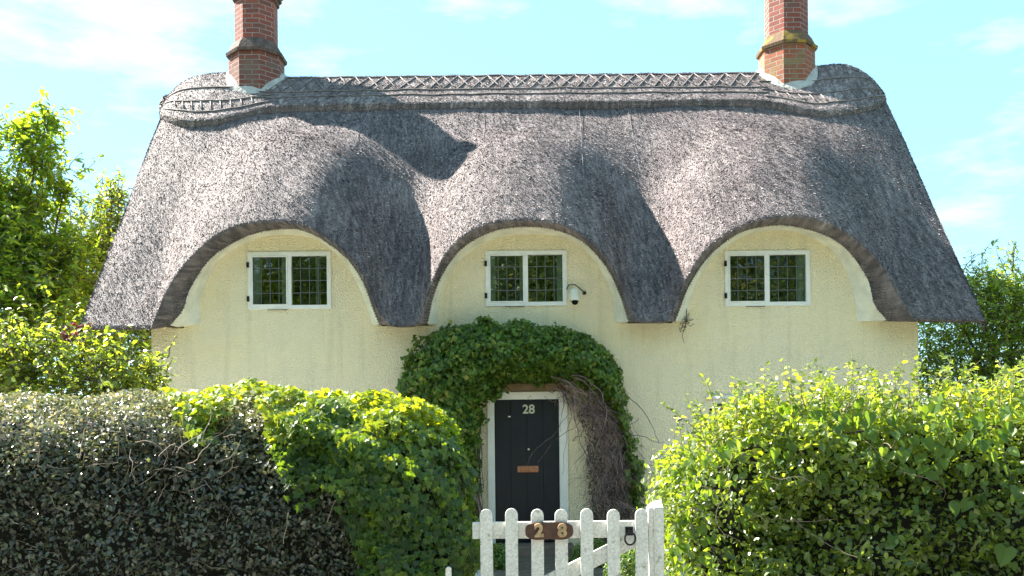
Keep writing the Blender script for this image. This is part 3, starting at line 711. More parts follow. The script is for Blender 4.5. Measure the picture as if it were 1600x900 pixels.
# ------------------------------------------------------------------ leaves
def T_oval(w=.28, fold=.06):
    return np.array([(0,0,0),(-w,.32,fold),(-w*.75,.72,fold*.7),(0,1,-.04),(w*.75,.72,fold*.7),(w,.32,fold)]), [np.array([[0,3,2,1],[0,5,4,3]])]
def T_ivy():
    v = [(0,0,0),(0,1,-.05),(-.30,-.12,.05),(-.52,.18,.05),(-.30,.30,.04),(-.36,.62,.03),(-.14,.60,.02),(.30,-.12,.05),(.52,.18,.05),(.30,.30,.04),(.36,.62,.03),(.14,.60,.02)]
    return np.array(v), [np.array([[0,1,6,5,4,3,2],[0,7,8,9,10,11,1]])]
def T_heart():
    v = [(0,.06,0),(0,1,-.12),(-.20,-.08,.06),(-.42,.06,.09),(-.43,.36,.07),(-.22,.74,.0),(.20,-.08,.06),(.42,.06,.09),(.43,.36,.07),(.22,.74,.0)]
    return np.array(v), [np.array([[0,1,5,4,3,2],[0,6,7,8,9,1]])]
OVAL, LONG, IVY, HEART = T_oval(), T_oval(.2, .05), T_ivy(), T_heart()
def norm(a): return a/(np.linalg.norm(a, axis=1)[:, None]+1e-9)
def leaf_mesh(name, P, Nn, size, tpl, m, parent=None, rnd=None, tip=None, spread=.6, stems=None, label=None):
    n = len(P); tv, tf_ = tpl
    Nn = norm(Nn+rng.normal(0, spread, (n, 3)))
    if tip is None: tip = np.tile([0, 0, -.5], (n, 1))+rng.normal(0, .7, (n, 3))
    Yv = norm(tip-Nn*(tip*Nn).sum(1)[:, None]); Xv = np.cross(Yv, Nn)
    s = np.asarray(size)*rng.uniform(.6, 1.25, n); K = len(tv)
    V = P[:, None, :]+(tv[None, :, 0, None]*Xv[:, None, :]+(tv[None, :, 1, None]-.5)*Yv[:, None, :]+tv[None, :, 2, None]*Nn[:, None, :])*s[:, None, None]
    F_ = [(f[None]+(np.arange(n)*K)[:, None, None]).reshape(-1, f.shape[1]) for f in tf_]
    if rnd is None: rnd = rng.uniform(0, 1, n)
    return mesh_np(name, V.reshape(-1, 3), F_, m, parent, rnd=np.repeat(rnd, K), label=label)
LM = {
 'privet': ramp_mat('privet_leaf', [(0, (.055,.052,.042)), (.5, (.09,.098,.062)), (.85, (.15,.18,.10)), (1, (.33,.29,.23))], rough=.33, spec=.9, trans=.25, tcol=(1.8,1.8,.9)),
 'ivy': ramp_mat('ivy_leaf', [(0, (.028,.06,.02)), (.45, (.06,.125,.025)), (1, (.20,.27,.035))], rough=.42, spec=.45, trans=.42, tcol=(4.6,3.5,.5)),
 'creeper': ramp_mat('creeper_leaf', [(0, (.045,.085,.02)), (.5, (.10,.18,.032)), (.88, (.17,.27,.045)), (1, (.32,.30,.07))], rough=.42, spec=.4, trans=.35, tcol=(2.2,2.1,.7)),
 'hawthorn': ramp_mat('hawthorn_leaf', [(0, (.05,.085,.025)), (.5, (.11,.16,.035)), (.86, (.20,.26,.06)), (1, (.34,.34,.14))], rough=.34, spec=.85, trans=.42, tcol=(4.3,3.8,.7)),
 'cherry': ramp_mat('cherry_leaf', [(0, (.07,.13,.032)), (.5, (.14,.22,.045)), (1, (.27,.32,.06))], rough=.42, spec=.4, trans=.45, tcol=(4.0,3.5,.7)),
 'bind': ramp_mat('bindweed_leaf', [(0, (.06,.12,.03)), (1, (.13,.20,.05))], rough=.45, spec=.4, trans=.45, tcol=(4.0,3.6,.7)),
 'purple': ramp_mat('purple_leaf', [(0, (.06,.012,.02)), (1, (.16,.03,.04))], rough=.5, spec=.4, trans=.35, tcol=(2,.8,.8)),
}
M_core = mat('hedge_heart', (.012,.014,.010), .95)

def super_points(n, c, h, k_=4.0, lump=.06, seed=0, xe=None):
    """random points on a rounded, lumpy box: centre c, half sizes h; returns points, normals"""
    A = np.array([h[1]*h[2], h[1]*h[2], h[0]*h[2], h[0]*h[2], h[0]*h[1], h[0]*h[1]*.02]); A = A/A.sum()
    f = rng.choice(6, n, p=A); q = rng.uniform(-1, 1, (n, 3)); ax = f//2; sg = np.where(f % 2 == 0, 1, -1)
    sg = np.where(f == 4, 1, np.where(f == 5, -1, sg)); q[np.arange(n), ax] = sg
    m_ = xe or k_; r = ((np.abs(q[:, 1:])**k_).sum(1)**(m_/k_)+np.abs(q[:, 0])**m_)**(1/m_); q = q/r[:, None]
    nn = norm(np.sign(q)*np.abs(q)**(k_-1)/np.array(h))
    P = q*np.array(h)+np.array(c)
    l = lump*(np.sin(P[:, 0]*5.1+seed+2*np.sin(P[:, 2]*3.7))*np.sin(P[:, 2]*6.3+P[:, 0]*2.2+seed)+.6*np.sin(P[:, 0]*13+P[:, 2]*9)*np.sin(P[:, 2]*14-P[:, 0]*4+P[:, 1]*8))
    return P+nn*l[:, None], nn
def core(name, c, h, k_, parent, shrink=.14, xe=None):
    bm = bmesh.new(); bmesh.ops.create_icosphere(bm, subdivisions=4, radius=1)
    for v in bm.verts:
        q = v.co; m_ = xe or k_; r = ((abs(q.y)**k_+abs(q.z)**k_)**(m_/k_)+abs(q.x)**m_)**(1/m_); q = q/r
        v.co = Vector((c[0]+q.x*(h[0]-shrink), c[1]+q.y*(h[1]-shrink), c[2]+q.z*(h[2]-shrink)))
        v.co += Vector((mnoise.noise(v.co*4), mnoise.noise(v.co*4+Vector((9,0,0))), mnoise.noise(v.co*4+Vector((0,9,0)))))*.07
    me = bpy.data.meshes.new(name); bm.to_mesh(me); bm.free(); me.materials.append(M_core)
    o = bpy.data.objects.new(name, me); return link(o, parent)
def proj(P):
    """photo pixel of world points"""
    Y = P[:, 1]+D; a = P[:, 0]/Y*F; b = (P[:, 2]-EYE)/Y*F; c, s = math.cos(ROLL), math.sin(ROLL)
    return 800+a*c-b*s, HOR-(a*s+b*c)

def wander(p, d, n, step, wob=.35, grav=0.0):
    pts = [Vector(p)]; d = Vector(d).normalized()
    for _ in range(n):
        d = (d+Vector((random.gauss(0, wob), random.gauss(0, wob), random.gauss(0, wob)+grav))).normalized(); pts.append(pts[-1]+d*step)
    return pts

# ---- left hedge (dull small leaved) ------------------------------------------------
hx0, hx1 = -5.2, at(738, 800, 5.85).x
HL_c = ((hx0+hx1)/2, -6.12, .79); HL_h = ((hx1-hx0)/2, .80, 1.06)
HL = empty('privet_hedge', (HL_c[0], HL_c[1], 0), 'dull dark clipped hedge with twiggy face, left of the white gate', 'hedge')
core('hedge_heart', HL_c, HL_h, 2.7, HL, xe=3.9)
P, nn = super_points(120000, HL_c, HL_h, 2.7, .05, 1, 3.9)
P = P-nn*(rng.exponential(.045, len(P)).clip(0, .2))[:, None]; kk = P[:, 2] > .03; P, nn = P[kk], nn[kk]
leaf_mesh('foliage', P, nn*.6+np.array([0, 0, .5]), .034, OVAL, LM['privet'], HL, spread=.7, rnd=np.clip(rng.beta(1.7, 2.4, len(P))+.45*np.clip((P[:, 2]-1.42+.1*np.sin(P[:, 0]*4))/.3, 0, 1), 0, 1))  # paler towards the top: sunlit band painted into the leaf colour
tw = MB()
for _ in range(170):
    x = random.uniform(-3.2, hx1-1.3); z = random.uniform(.5, 1.6); p = (x, HL_c[1]-HL_h[1]*.93+random.uniform(-.03, .05), z)
    pts = wander(p, (random.uniform(-1, 1), random.uniform(-.25, .05), random.uniform(-.3, 1)), random.randint(3, 9), .03, .25)
    r = random.choice([.001, .0013, .0016, .0022, .003]); tw.tube(pts, [r*(1-.07*i) for i in range(len(pts))], 5)
tag(tw.build('twigs', M_paletwig, HL), kind='stuff')
# ---- ivy over the right half of the left hedge
IV = empty('hedge_ivy', (-1.2, -6.5, 0), 'glossy green ivy grown over the gate end and top of the left hedge', 'ivy')
P, nn = super_points(120000, HL_c, (HL_h[0]+.03, HL_h[1]+.05, HL_h[2]+.05), 2.7, .07, 1, 3.9)
px_, py_ = proj(P)
lim = np.interp(px_, [230, 260, 400, 440, 520, 600, 740], [560, 640, 640, 720, 800, 960, 1200])+40*np.sin(px_*.045)
wob = rng.normal(0, 14, len(P))
kk = (py_+wob < lim) & (px_ > 225) & (P[:, 2] > .03)
kk &= rng.uniform(0, 1, len(P)) < .62
P, nn = P[kk], nn[kk]; P = P-nn*rng.exponential(.03, len(P)).clip(0, .12)[:, None]+nn*.02
leaf_mesh('foliage', P, nn*.9+np.array([0, -.1, .15]), .052, IVY, LM['ivy'], IV, spread=.38, rnd=np.clip(rng.beta(1.5, 3, len(P))+.5*np.clip((P[:, 2]-1.40+.12*np.sin(P[:, 0]*7))/.35, 0, 1), 0, 1), tip=np.tile([0, -.1, -1.0], (len(P), 1))+rng.normal(0, .35, (len(P), 3)))  # top leaves lightened in colour for the sun, as pale new growth
st = MB()
for _ in range(2):
    p = (random.uniform(-1.5, -.9), HL_c[1]-HL_h[1]-.02, random.uniform(.2, 1.3)); st.tube(wander(p, (random.uniform(-.6,.6), -.05, 1), 6, .03, .2), .002, 5)
tag(st.build('stems', M_paletwig, IV), kind='stuff')

# ---- right hedge --------------------------------------------------------------------
rx0, rx1 = at(1040, 800, 5.6).x, 5.2
HR_c = ((rx0+rx1)/2, -6.3, .80); HR_h = ((rx1-rx0)/2, .54, .98)
HR = empty('hawthorn_hedge', (HR_c[0], HR_c[1], 0), 'overgrown bright green hedge with loose shoots, right of the white gate', 'hedge')
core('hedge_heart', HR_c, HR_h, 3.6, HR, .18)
P, nn = super_points(72000, HR_c, HR_h, 3.4, .12, 4)
P = P-nn*(rng.exponential(.06, len(P)).clip(0, .25))[:, None]+nn*(rng.exponential(.03, len(P))).clip(0, .12)[:, None]; kk = P[:, 2] > .03; P, nn = P[kk], nn[kk]
leaf_mesh('foliage', P, nn*.6+np.array([0, 0, .45]), .026+.042*rng.beta(2, 3, len(P)), OVAL, LM['hawthorn'], HR, spread=.75, rnd=np.clip(rng.beta(1.6, 2.6, len(P))+.2*np.clip((P[:, 2]-1.25)/.5, 0, 1), 0, 1))  # leaf colour lightens upwards, sunlit top worked in as young growth
# shoots standing out of the top
SP, SN, ST = [], [], []; sh = MB()
def shoot(p, d, n, step, leafstep, wob=.12, r=.004, grav=-.02):
    pts = wander(p, d, n, step, wob, grav); sh.tube(pts, [max(.0008, r*(1-i/(n+1))) for i in range(len(pts))], 5)
    for a, b in zip(pts[:-1], pts[1:]):
        m_ = max(1, int(step/leafstep))
        for j in range(m_):
            q = a.lerp(b, random.random()); o_ = Vector((random.gauss(0, 1), random.gauss(0, 1), random.gauss(0, .6))).normalized()
            SP.append(q+o_*.022); SN.append(Vector((random.gauss(0,.6), random.gauss(0,.6)-.2, 1))); ST.append(o_+(b-a).normalized()*.6)
for _ in range(210):
    x = random.uniform(rx0+.15, 4.8); xx = (x-HR_c[0])/HR_h[0]
    zt = HR_c[2]+HR_h[2]*(1-abs(xx)**3.6)**(1/3.6)-.06
    shoot((x, HR_c[1]+random.uniform(-.4, .35), zt), (random.uniform(-.5, .5), random.uniform(-.5, .2), 1), random.randint(3, 7), .05, .012)
for (px0, py0, px1, py1) in ((1090,660,1045,622),(1120,640,1112,580),(1195,630,1200,572),(1235,620,1228,566),(1290,620,1275,565),(1330,620,1362,572),(1385,640,1383,590),(1150,640,1150,588),(1215,610,1180,590),(1260,620,1295,578)):
    a = at(px0, py0+15, 5.35); b = at(px1, py1, 5.35); d = b-a; shoot(a, d, max(4, int(d.length/.03)), .034, .011, .07)
leaf_mesh('shoot_leaves', np.array([v[:] for v in SP]), np.array([v[:] for v in SN]), .036, OVAL, LM['hawthorn'], HR, tip=np.array([v[:] for v in ST]), spread=.3)
tag(sh.build('stems', M_paletwig, HR), kind='stuff')
# ---- bindweed over the right hedge
BW = empty('bindweed', (1.9, -6.9, 0), 'bindweed with large heart shaped leaves scrambling over the right hedge', 'climber')
def front_right(px, py, off=.05):
    """point on the face of the right hedge"""
    for Y in np.linspace(4.6, 6.6, 300):
        p = at(px, py, Y); q = (np.array(p)-np.array(HR_c))/np.array(HR_h)
        if (np.abs(q)**3.6).sum() < 1: return p+Vector((0, -off, .02))
    return None
hp, hs = [], []
cl = [(1385,850,.105),(1555,872,.115),(1480,800,.08),(1580,780,.12),(1310,690,.08),(1350,660,.07),(1430,740,.085),(1400,720,.08),(1350,730,.08),(1470,680,.07),(1500,690,.075),(1440,700,.07),(1300,720,.07),(1420,800,.08),(1500,740,.08),(1100,780,.075),(1060,740,.07),(1075,700,.08),(1130,720,.07),(1590,660,.07),(1540,720,.07)]
for (a, b, s) in cl:
    p = front_right(a, b, .09)
    if p: hp.append(p); hs.append(s)
for _ in range(420):
    c_ = random.choice([(1400,700,75,50), (1110,720,70,60), (1500,660,90,40), (1060,850,30,60), (1250,650,90,40), (1560,780,50,80), (1380,640,160,25)])
    p = front_right(random.gauss(c_[0], c_[2]), random.gauss(c_[1], c_[3]), random.uniform(.02, .09))
    if p: hp.append(p); hs.append(random.uniform(.04, .075))
hp = np.array([v[:] for v in hp]); leaf_mesh('foliage', hp, np.tile([0, -.9, .45], (len(hp), 1)), np.array(hs), HEART, LM['bind'], BW, spread=.3, tip=np.tile([0, -.2, -1.0], (len(hp), 1))+rng.normal(0, .3, (len(hp), 3)))
st = MB()
for _ in range(9):
    p = front_right(random.uniform(1050, 1590), random.uniform(680, 860), .06)
    if p: st.tube(wander(p, (random.uniform(-1, 1), -.1, random.uniform(-.2, .8)), 9, .05, .25), .0015, 5)
tag(st.build('stems', M_paletwig, BW), kind='stuff')

# ---- climber round the door ------------------------------------------------------------
def inpoly(px, py, poly):
    c = np.zeros(len(px), bool); n = len(poly); j = n-1
    for i in range(n):
        xi, yi = poly[i]; xj, yj = poly[j]
        c ^= ((yi > py) != (yj > py)) & (px < (xj-xi)*(py-yi)/(yj-yi+1e-9)+xi); j = i
    return c
def edist(px, py, poly):
    d = np.full(len(px), 1e9); n = len(poly)
    for i in range(n):
        a = np.array(poly[i], float); b = np.array(poly[(i+1) % n], float); ab = b-a
        t_ = np.clip(((px-a[0])*ab[0]+(py-a[1])*ab[1])/(ab@ab), 0, 1); d = np.minimum(d, np.hypot(px-a[0]-ab[0]*t_, py-a[1]-ab[1]*t_))
    return d
CL = empty('door_climber', (at(800, 800, 12).x, -.3, 0), 'dark green climber arching over the navy front door, its right side bare twigs', 'climber')
polyG = [(622,625),(628,585),(650,545),(678,520),(715,507),(760,502),(830,505),(880,512),(925,528),(955,556),(972,590),(982,640),(990,690),(1002,745),(1000,800),(990,790),(988,740),(976,690),(955,640),(925,612),(885,600),(850,599),(800,600),(776,606),(757,640),(750,700),(752,745),(745,790),(738,870),(640,870),(690,760),(668,690),(640,660)]
n = 60000; pp = rng.uniform([600, 490], [1010, 875], (n, 2)); wj = 5*np.sin(pp[:, 0]*.11)+4*np.sin(pp[:, 1]*.17)+rng.normal(0, 3.5, n)
k1 = inpoly(pp[:, 0]+wj, pp[:, 1]+wj*.7, polyG); pp = pp[k1]; ed = edist(pp[:, 0], pp[:, 1], polyG)
dep = np.minimum(.56, .14+.52*np.sqrt(np.clip(ed, 0, 60)/60))*(1+.12*np.sin(pp[:, 0]*.09+pp[:, 1]*.05)*np.sin(pp[:, 1]*.11))
fr_ = rng.uniform(0, 1, len(pp))**.35; yy = -dep*fr_-.02
P = np.array([at(a, b, 12+c)[:] for (a, b), c in zip(pp, yy)])
gx = np.clip((pp[:, 0]-800)/180, -1, 1)*np.clip((60-ed)/60, 0, 1); gz = np.clip((640-pp[:, 1])/140, 0, 1)*np.clip((60-ed)/60, 0, 1)
leaf_mesh('foliage', P, np.stack([gx, np.full(len(P), -.7), .45+gz*.6], 1), .062, IVY, LM['creeper'], CL, spread=.5, tip=np.tile([0, -.2, -1.0], (len(P), 1))+rng.normal(0, .4, (len(P), 3)))
# bare tangled side
polyB = [(862,596),(905,598),(955,628),(980,670),(996,725),(992,790),(985,860),(930,860),(922,800),(918,740),(915,690),(903,645),(878,616)]
bt = MB(); cnt = 0
while cnt < 1100:
    a, b = random.uniform(855, 1000), random.uniform(590, 860)
    if not inpoly(np.array([a]), np.array([b]), polyB)[0]: continue
    e = edist(np.array([a]), np.array([b]), polyB)[0]; dp = min(.42, .06+.4*math.sqrt(min(e, 40)/40))*random.uniform(.3, 1)
    p = at(a, b, 12-dp); dr_ = Vector((.55, 0, -1)) if b < 680 else Vector((.12, 0, -1))
    pts = wander(p, dr_+Vector((random.gauss(0,.25), random.gauss(0,.2), 0)), random.randint(6, 12), .045, random.choice((.12, .3, .45)), -.03)
    r = random.choice([.0018, .0022, .003, .006]); bt.tube(pts, [r*(1-.05*i) for i in range(len(pts))], 4, cap=False); cnt += 1
for _ in range(15):   # the thicker stems curving down from the top
    a = at(random.uniform(855, 905), random.uniform(586, 605), 12-random.uniform(.25, .5)); pts = [a]; d = Vector((1, 0, -.1))
    for i in range(30):
        d = (d+Vector((-.035, random.gauss(0,.03), -.09))+Vector((random.gauss(0,.17), random.gauss(0,.1), random.gauss(0,.17)))).normalized(); pts.append(pts[-1]+d*.05)
    pts = [q for q in pts if q.z > .1]
    r = random.uniform(.004, .009); bt.tube(pts, [r*(1-.02*i) for i in range(len(pts))], 5)
for _ in range(36):  # stems rising on the left leg
    bt.tube(wander(at(random.uniform(700, 760), random.uniform(760, 860), 11.9-random.uniform(0,.2)), (random.uniform(-.25,-.02), .02, 1), 18, .05, .05), .006, 5)
bt.build('bare_stems', M_twig, CL)
n = 5200; pp = rng.uniform([850, 590], [1005, 870], (n, 2)); k1 = inpoly(pp[:, 0], pp[:, 1], polyB); pp = pp[k1]; k2 = rng.uniform(0, 1, len(pp)) < np.interp(pp[:, 1], [600, 690, 760, 860], [.35, .5, .9, 1]); pp = pp[k2]
P = np.array([at(a, b, 12-random.uniform(.03, .33))[:] for a, b in pp])
leaf_mesh('withered_leaves', P, np.tile([0, -1, .2], (len(P), 1)), .042, LONG, ramp_mat('withered_leaf', [(0, (.03,.035,.022)), (.6, (.06,.065,.035)), (1, (.12,.085,.065))], rough=.6, trans=.15, tcol=(1.2,1.2,.8)), CL, spread=.6, tip=np.tile([0, 0, -1.0], (len(P), 1))+rng.normal(0, .3, (len(P), 3)))

# dried sprig hanging beside the third arch
DS = MB(); a = at(1072, 480, 11.95)
pts = [at(1073,480,11.97), at(1073,500,11.93), at(1069,515,11.93), at(1066,524,11.95), at(1069,536,11.97)]
DS.tube(pts, [.004,.008,.005,.004,.003], 5)
for _ in range(26):
    q = random.choice(pts[1:3]); q = q.lerp(pts[1], .6)+Vector((random.gauss(0,.035), random.gauss(-.01,.01), random.gauss(0,.025)))
    DS.tube(wander(q, (random.gauss(0,1), -.3, random.gauss(0,1)), 4, .02, .5), .004, 4)
DS.tube([pts[2], at(1063,519,11.94), at(1062,512,11.94)], .006, 5)
o = DS.build('dried_sprig', M_bark, None); tag(o, 'small withered brown sprig hanging on the wall between second and third arches', 'twig')

# ------------------------------------------------------------------ gate
GY = 5.2
gz = at(880, 795, GY).z; gx0, gx1 = at(750, 800, GY).x, at(1012, 800, GY).x
GATE = empty('picket_gate', ((gx0+gx1)/2, GY-D, 0), 'white picket gate with round topped pales and a diagonal brace, in front of the door', 'gate')
def pale_poly(w_, z0, z1):
    r = w_/2; return [(-r, z0), (r, z0)]+[(r*math.cos(a), z1-r+r*math.sin(a)) for a in np.linspace(0, math.pi, 9)]
MX = Matrix.Rotation(math.pi/2, 4, 'X')
wd = .072; pale = None
for i, c in enumerate((761, 799, 838.5, 877, 915, 958, 1001)):
    p = at(c, 795, GY); z1 = at(c, 794.5, GY).z+random.uniform(-.004, .004)
    Mt = Matrix.Translation((p.x, GY-D-.003, 0)) @ Matrix.Rotation(random.uniform(-.006, .006), 4, 'Y') @ MX
    MB().prism(pale_poly(wd, .07, z1), 0, .02, Mt).build('pale', M_oldwhite, GATE, bevel=.003)
zr1, zr0 = at(880, 815, GY).z, at(880, 841, GY).z
yb = GY-D+.001
MB().box(at(738, 820, GY).x, gx1-.005, yb, yb+.04, zr0, zr1).build('rail', M_oldwhite, GATE, bevel=.004)
MB().box(at(738, 820, GY).x, gx1-.005, yb, yb+.04, .22, .31).build('rail', M_oldwhite, GATE, bevel=.004)
a = at(1000, 838, GY+.02); b_ = at(872, 902, GY+.02); d = (b_-a); d2 = Vector((d.x, 0, d.z)).normalized(); e_ = a+d2*1.15
pr = Vector((-d2.z, 0, d2.x)); pw_ = .043
B = [a+pr*pw_*1, a-pr*pw_, e_-pr*pw_, e_+pr*pw_]
MB().add([(q.x, yb+.002, q.z) for q in B]+[(q.x, yb+.036, q.z) for q in B], [(0,1,2,3),(7,6,5,4),(0,4,5,1),(1,5,6,2),(2,6,7,3),(3,7,4,0)]).build('brace', M_oldwhite, GATE, bevel=.003)
p = at(983, 838, GY)
lt = MB().tube([(p.x+.03*math.cos(a_)+.0, GY-D-.045-.005*math.sin(a_), p.z-.008+.036*math.sin(a_)) for a_ in np.linspace(0, 2*math.pi, 22)], .0055, 8, cap=False)
lt.tube([(p.x, GY-D+.0, p.z+.03), (p.x, GY-D-.05, p.z+.03)], .009, 8).box(p.x-.022, p.x+.022, GY-D-.004, GY-D+.0005, p.z+.005, p.z+.055)
lt.build('ring_latch', M_iron, GATE, smooth=False)
for c, nm, lb2, z1 in (((1012+1034)/2, 'gate_post', 'thick white post the gate latches against, touching the right hedge', at(1020, 786, GY).z),):
    x0_, x1_ = at(1013, 800, GY).x, at(1037, 800, GY).x
    m_ = MB().box(x0_, x1_, yb-.005, yb+.09, -.3, z1-.03)
    m_.add([(x0_, yb-.005, z1-.0295), (x1_, yb-.005, z1-.0295), (x1_, yb+.09, z1-.0295), (x0_, yb+.09, z1-.0295), (x0_+.02, yb+.04, z1), (x1_-.005, yb+.04, z1+.02)], [(0,1,5,4), (1,2,5), (2,3,4,5), (3,0,4), (3,2,1,0)])
    m_.box(x0_+.03, x0_+.04, yb-.012, yb-.0055, -.2, z1-.03)
    tag(m_.build(nm, M_oldwhite, None, bevel=.004), lb2, 'post')
p = at(701, 888, 4.95); 
o = MB().prism(pale_poly(.032, .1, p.z+.01), 0, .02, Matrix.Translation((p.x, p.y, 0)) @ MX).build('marker_stake', M_oldwhite, None, bevel=.002)
tag(o, 'short white stake tip poking out of the ivy left of the gate', 'stake')
# name board: two joined slices of dark wood with carved numerals
SG = empty('house_number_sign', (at(858, 829, GY).x, GY-D-.03, at(858, 829, GY).z), 'dark varnished wooden board with carved number 28, screwed to the gate', 'sign')
c = at(858, 829, GY-.02); pts = []
hw, hh = .137, .052
for k_ in range(48):
    a_ = 2*math.pi*k_/48; e4 = 3.2
    xx = hw*math.copysign(abs(math.cos(a_))**(2/e4), math.cos(a_)); zz = hh*math.copysign(abs(math.sin(a_))**(2/e4), math.sin(a_))
    zz *= 1-.10*math.exp(-(xx/.03)**2)+.03*math.sin(a_*5)
    pts.append((xx, zz))
MB().prism(pts, .024, .05, Matrix.Translation((c.x, GY-D+.0, c.z)) @ MX).build('board', M_slice, SG, bevel=.006)
for ch, cxp in (('2', 842), ('8', 878)):
    q = at(cxp, 829, GY-.03); text_mesh('numeral', ch, .098, .007, Matrix.Translation((q.x, GY-D-.056, q.z)) @ MX, M_carve, SG, bold=.003, bevel=.0025)

# ------------------------------------------------------------------ trees and shrubs
def tree(name, base, blobs, leaf_m, leafsize, label, cat, tpl=LONG, trunk_r=.12, nshoot=60, slen=(.5,.9), group=None, dens=.035, up=.5, bark=M_bark, inner=0):
    """blobs: (centre, radius): limbs run to each, leafy shoots fan out of it"""
    T = empty(name, base, label, cat, group); wd_ = MB(); LP, LT, LN = [], [], []
    base = Vector(base); zs = [b[0][2] for b in blobs]; fork = base+Vector((0, 0, max(.5, min(zs)*.45)))
    cen = sum((Vector(b[0]) for b in blobs), Vector())/len(blobs); fork.x += (cen.x-base.x)*.3
    wd_.tube([base-Vector((0,0,.1)), base.lerp(fork, .5)+Vector((.03, .02, 0)), fork], [trunk_r*1.3, trunk_r, trunk_r*.8], 9)
    for (c, r) in blobs:
        c = Vector(c); m1 = fork.lerp(c, .5)+Vector((random.gauss(0,.12), random.gauss(0,.12), .1))
        lp = [fork, fork.lerp(m1, .6), m1, m1.lerp(c, .55)+Vector((random.gauss(0,.06), random.gauss(0,.06), 0)), c]
        wd_.tube(lp, [trunk_r*.55, trunk_r*.42, trunk_r*.3, trunk_r*.2, .012], 7)
        ns_ = int(nshoot*(r/.7)**1.6)+4
        for _ in range(ns_):
            d = Vector((random.gauss(0,1), random.gauss(0,1), random.gauss(0,1)+up)).normalized()
            s0 = c+Vector((random.gauss(0,.33), random.gauss(0,.33), random.gauss(0,.33)))*r
            l = random.uniform(*slen)*r; n_ = 7; pts = wander(s0, d, n_, l/n_, .16, -.03)
            wd_.tube(pts, [.007*(1-i/9) for i in range(len(pts))], 4, cap=False)
            for a, b in zip(pts[:-1], pts[1:]):
                for j in range(max(1, int((b-a).length/dens))):
                    o_ = Vector((random.gauss(0,1), random.gauss(0,1), random.gauss(0,1))).normalized(); q = a.lerp(b, random.random())+o_*leafsize*.5
                    LP.append(q[:]); LT.append((o_+(b-a).normalized()*.5-Vector((0,0,.5)))[:]); LN.append((o_.x*.4, o_.y*.4-.1, .9))
    leaf_mesh('crown', np.array(LP), np.array(LN), leafsize, tpl, leaf_m, T, tip=np.array(LT), spread=.45)
    wd_.build('trunk', bark, T)
    return T
def B(px, py, Y, r): p = at(px, py, Y); return ((p.x, p.y, p.z), r)
tree('cherry_tree', (at(-30, 800, 14.5).x, 2.5, 0), [B(55,250,14.3,.6),B(35,330,14.4,.85),B(10,400,14.2,.9),B(70,190,14.5,.38),B(95,410,14.3,.75),B(20,470,14,.9),B(-60,330,14.5,1.1),B(-80,450,14.5,1.1),B(60,480,13.8,.8),B(100,300,14.6,.28),B(-90,220,14.6,.9),B(40,215,14.4,.4)],
     LM['cherry'], .13, 'tall bright leafed cherry tree with an upright top shoot, far left', 'tree', nshoot=120)
tree('maple_tree', (at(150, 800, 15.6).x, 3.6, 0), [B(175,330,15.5,.55),B(150,380,15.6,.8),B(190,410,15.8,.8),B(130,450,15.4,.85),B(175,300,15.6,.32),B(200,480,15.6,.8),B(150,520,15.3,.9),B(235,520,15.6,.7)],
     LM['hawthorn'], .085, 'green broadleaf tree tucked close behind the left roof verge', 'tree', nshoot=150)
tree('lilac_shrub', (at(70, 800, 9.4).x, -2.6, 0), [B(40,560,9.3,.55),B(110,570,9.4,.5),B(165,580,9.4,.45),B(215,585,9.5,.33),B(20,610,9.2,.5),B(90,620,9.2,.5),B(160,620,9.3,.45),B(-40,560,9.3,.6),B(240,575,9.6,.16),B(238,610,9.7,.22)],
     LM['hawthorn'], .07, 'bright sunlit leafy shrub between the left hedge and the cottage corner', 'shrub', nshoot=130, trunk_r=.05, dens=.026, tpl=OVAL)
tree('yellow_shrub', (at(175, 800, 12.6).x, .7, 0), [B(165,540,12.6,.42),B(215,545,12.8,.38),B(185,570,12.6,.4),B(215,610,12.7,.45),B(230,570,12.8,.35),B(170,640,12.6,.5)], LM['cherry'], .07, 'yellow green shrub under the left eaves beside the wall', 'shrub', nshoot=120, trunk_r=.04, dens=.03)
tree('purple_shrub', (at(122, 800, 11.2).x, -.8, 0), [B(126,520,11.2,.15),B(110,532,11.2,.16)], LM['purple'], .07, 'small dark red leaved shrub below the left eave tip', 'shrub', nshoot=160, trunk_r=.03, dens=.03)
tree('hazel_tree', (at(1530, 800, 14.5).x, 2.5, 0), [B(1500,500,14.5,.8),B(1560,490,14.6,.8),B(1470,560,14.4,.75),B(1540,570,14.3,.85),B(1600,520,14.6,.9),B(1650,480,14.6,1.0),B(1530,455,14.6,.45),B(1590,460,14.7,.5),B(1460,610,14.2,.7),B(1590,600,14.3,.8),B(1700,570,14.6,1.0),B(1545,450,14.9,.35)],
     LM['cherry'], .085, 'bushy green tree behind the right end of the cottage', 'tree', nshoot=110)
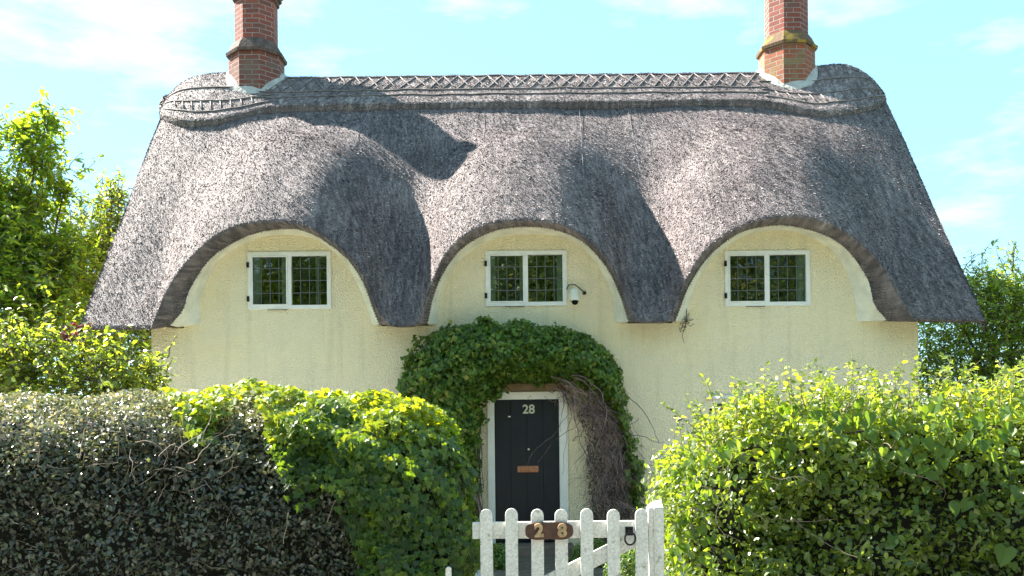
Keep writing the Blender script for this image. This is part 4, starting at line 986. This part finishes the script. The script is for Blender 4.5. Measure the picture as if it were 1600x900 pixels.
tree('slender_sapling', (at(1583, 800, 16.5).x, 4.5, 0), [B(1583,398,16.5,.16),B(1582,415,16.5,.2),B(1584,385,16.5,.1),B(1555,428,16.5,.12),B(1582,440,16.5,.3)], LM['ivy'], .05, 'thin dark sapling top rising above the right hand bushes', 'tree', nshoot=80, trunk_r=.03, up=1.2)
tree('garden_shrub', (at(1500, 800, 9.6).x, -2.4, 0), [B(1490,650,9.5,.40),B(1545,640,9.5,.42),B(1600,632,9.5,.45),B(1660,630,9.5,.5),B(1455,655,9.5,.28)], LM['cherry'], .06, 'pale yellow green shrub just behind the right hedge', 'shrub', nshoot=130, trunk_r=.04, dens=.026, tpl=OVAL)
# low plants by the path
def lowplant(px, py, Y, r, lab):
    p = at(px, py, Y); n = 1500; d = norm(rng.normal(0, 1, (n, 3))); d[:, 2] = np.abs(d[:, 2]); P = np.array([p.x, p.y, .02])+d*np.array([r, r*.8, r*1.2])*(rng.uniform(.3, 1, n)**.4)[:, None]
    T = empty('border_plant', (p.x, p.y, 0), lab, 'plant', 'dark plants beside the path'); leaf_mesh('foliage', P, d+np.array([0,0,.4]), .05, LONG, LM['creeper'], T, spread=.5)
    MB().tube([(p.x, p.y, -.02), (p.x, p.y, r)], .01, 5).build('stem', M_bark, T)
lowplant(775, 870, 10.6, .24, 'low dark plant left of the doorstep, seen between the first pales')
lowplant(925, 880, 10.7, .28, 'low dark plant right of the doorstep, under the bare twigs')
lowplant(985, 885, 9.6, .30, 'low dark plant behind the latch end of the gate')
# wood across the lane (seen only mirrored in the panes)
n = 70000; fx = rng.uniform(-30, 30, n); fh = 12.2+2.2*np.sin(fx*.7)+1.9*np.sin(fx*1.9+1)
P = np.stack([fx, -27+rng.normal(0, 1.2, n), rng.uniform(0, 1, n)**.8*fh], 1)
o = leaf_mesh('far_wood', P, rng.normal(0, 1, (n, 3))+np.array([0, .6, .5]), .5, OVAL, LM['creeper']); tag(o, kind='stuff', label='woodland across the lane mirrored in the panes', cat='woodland')
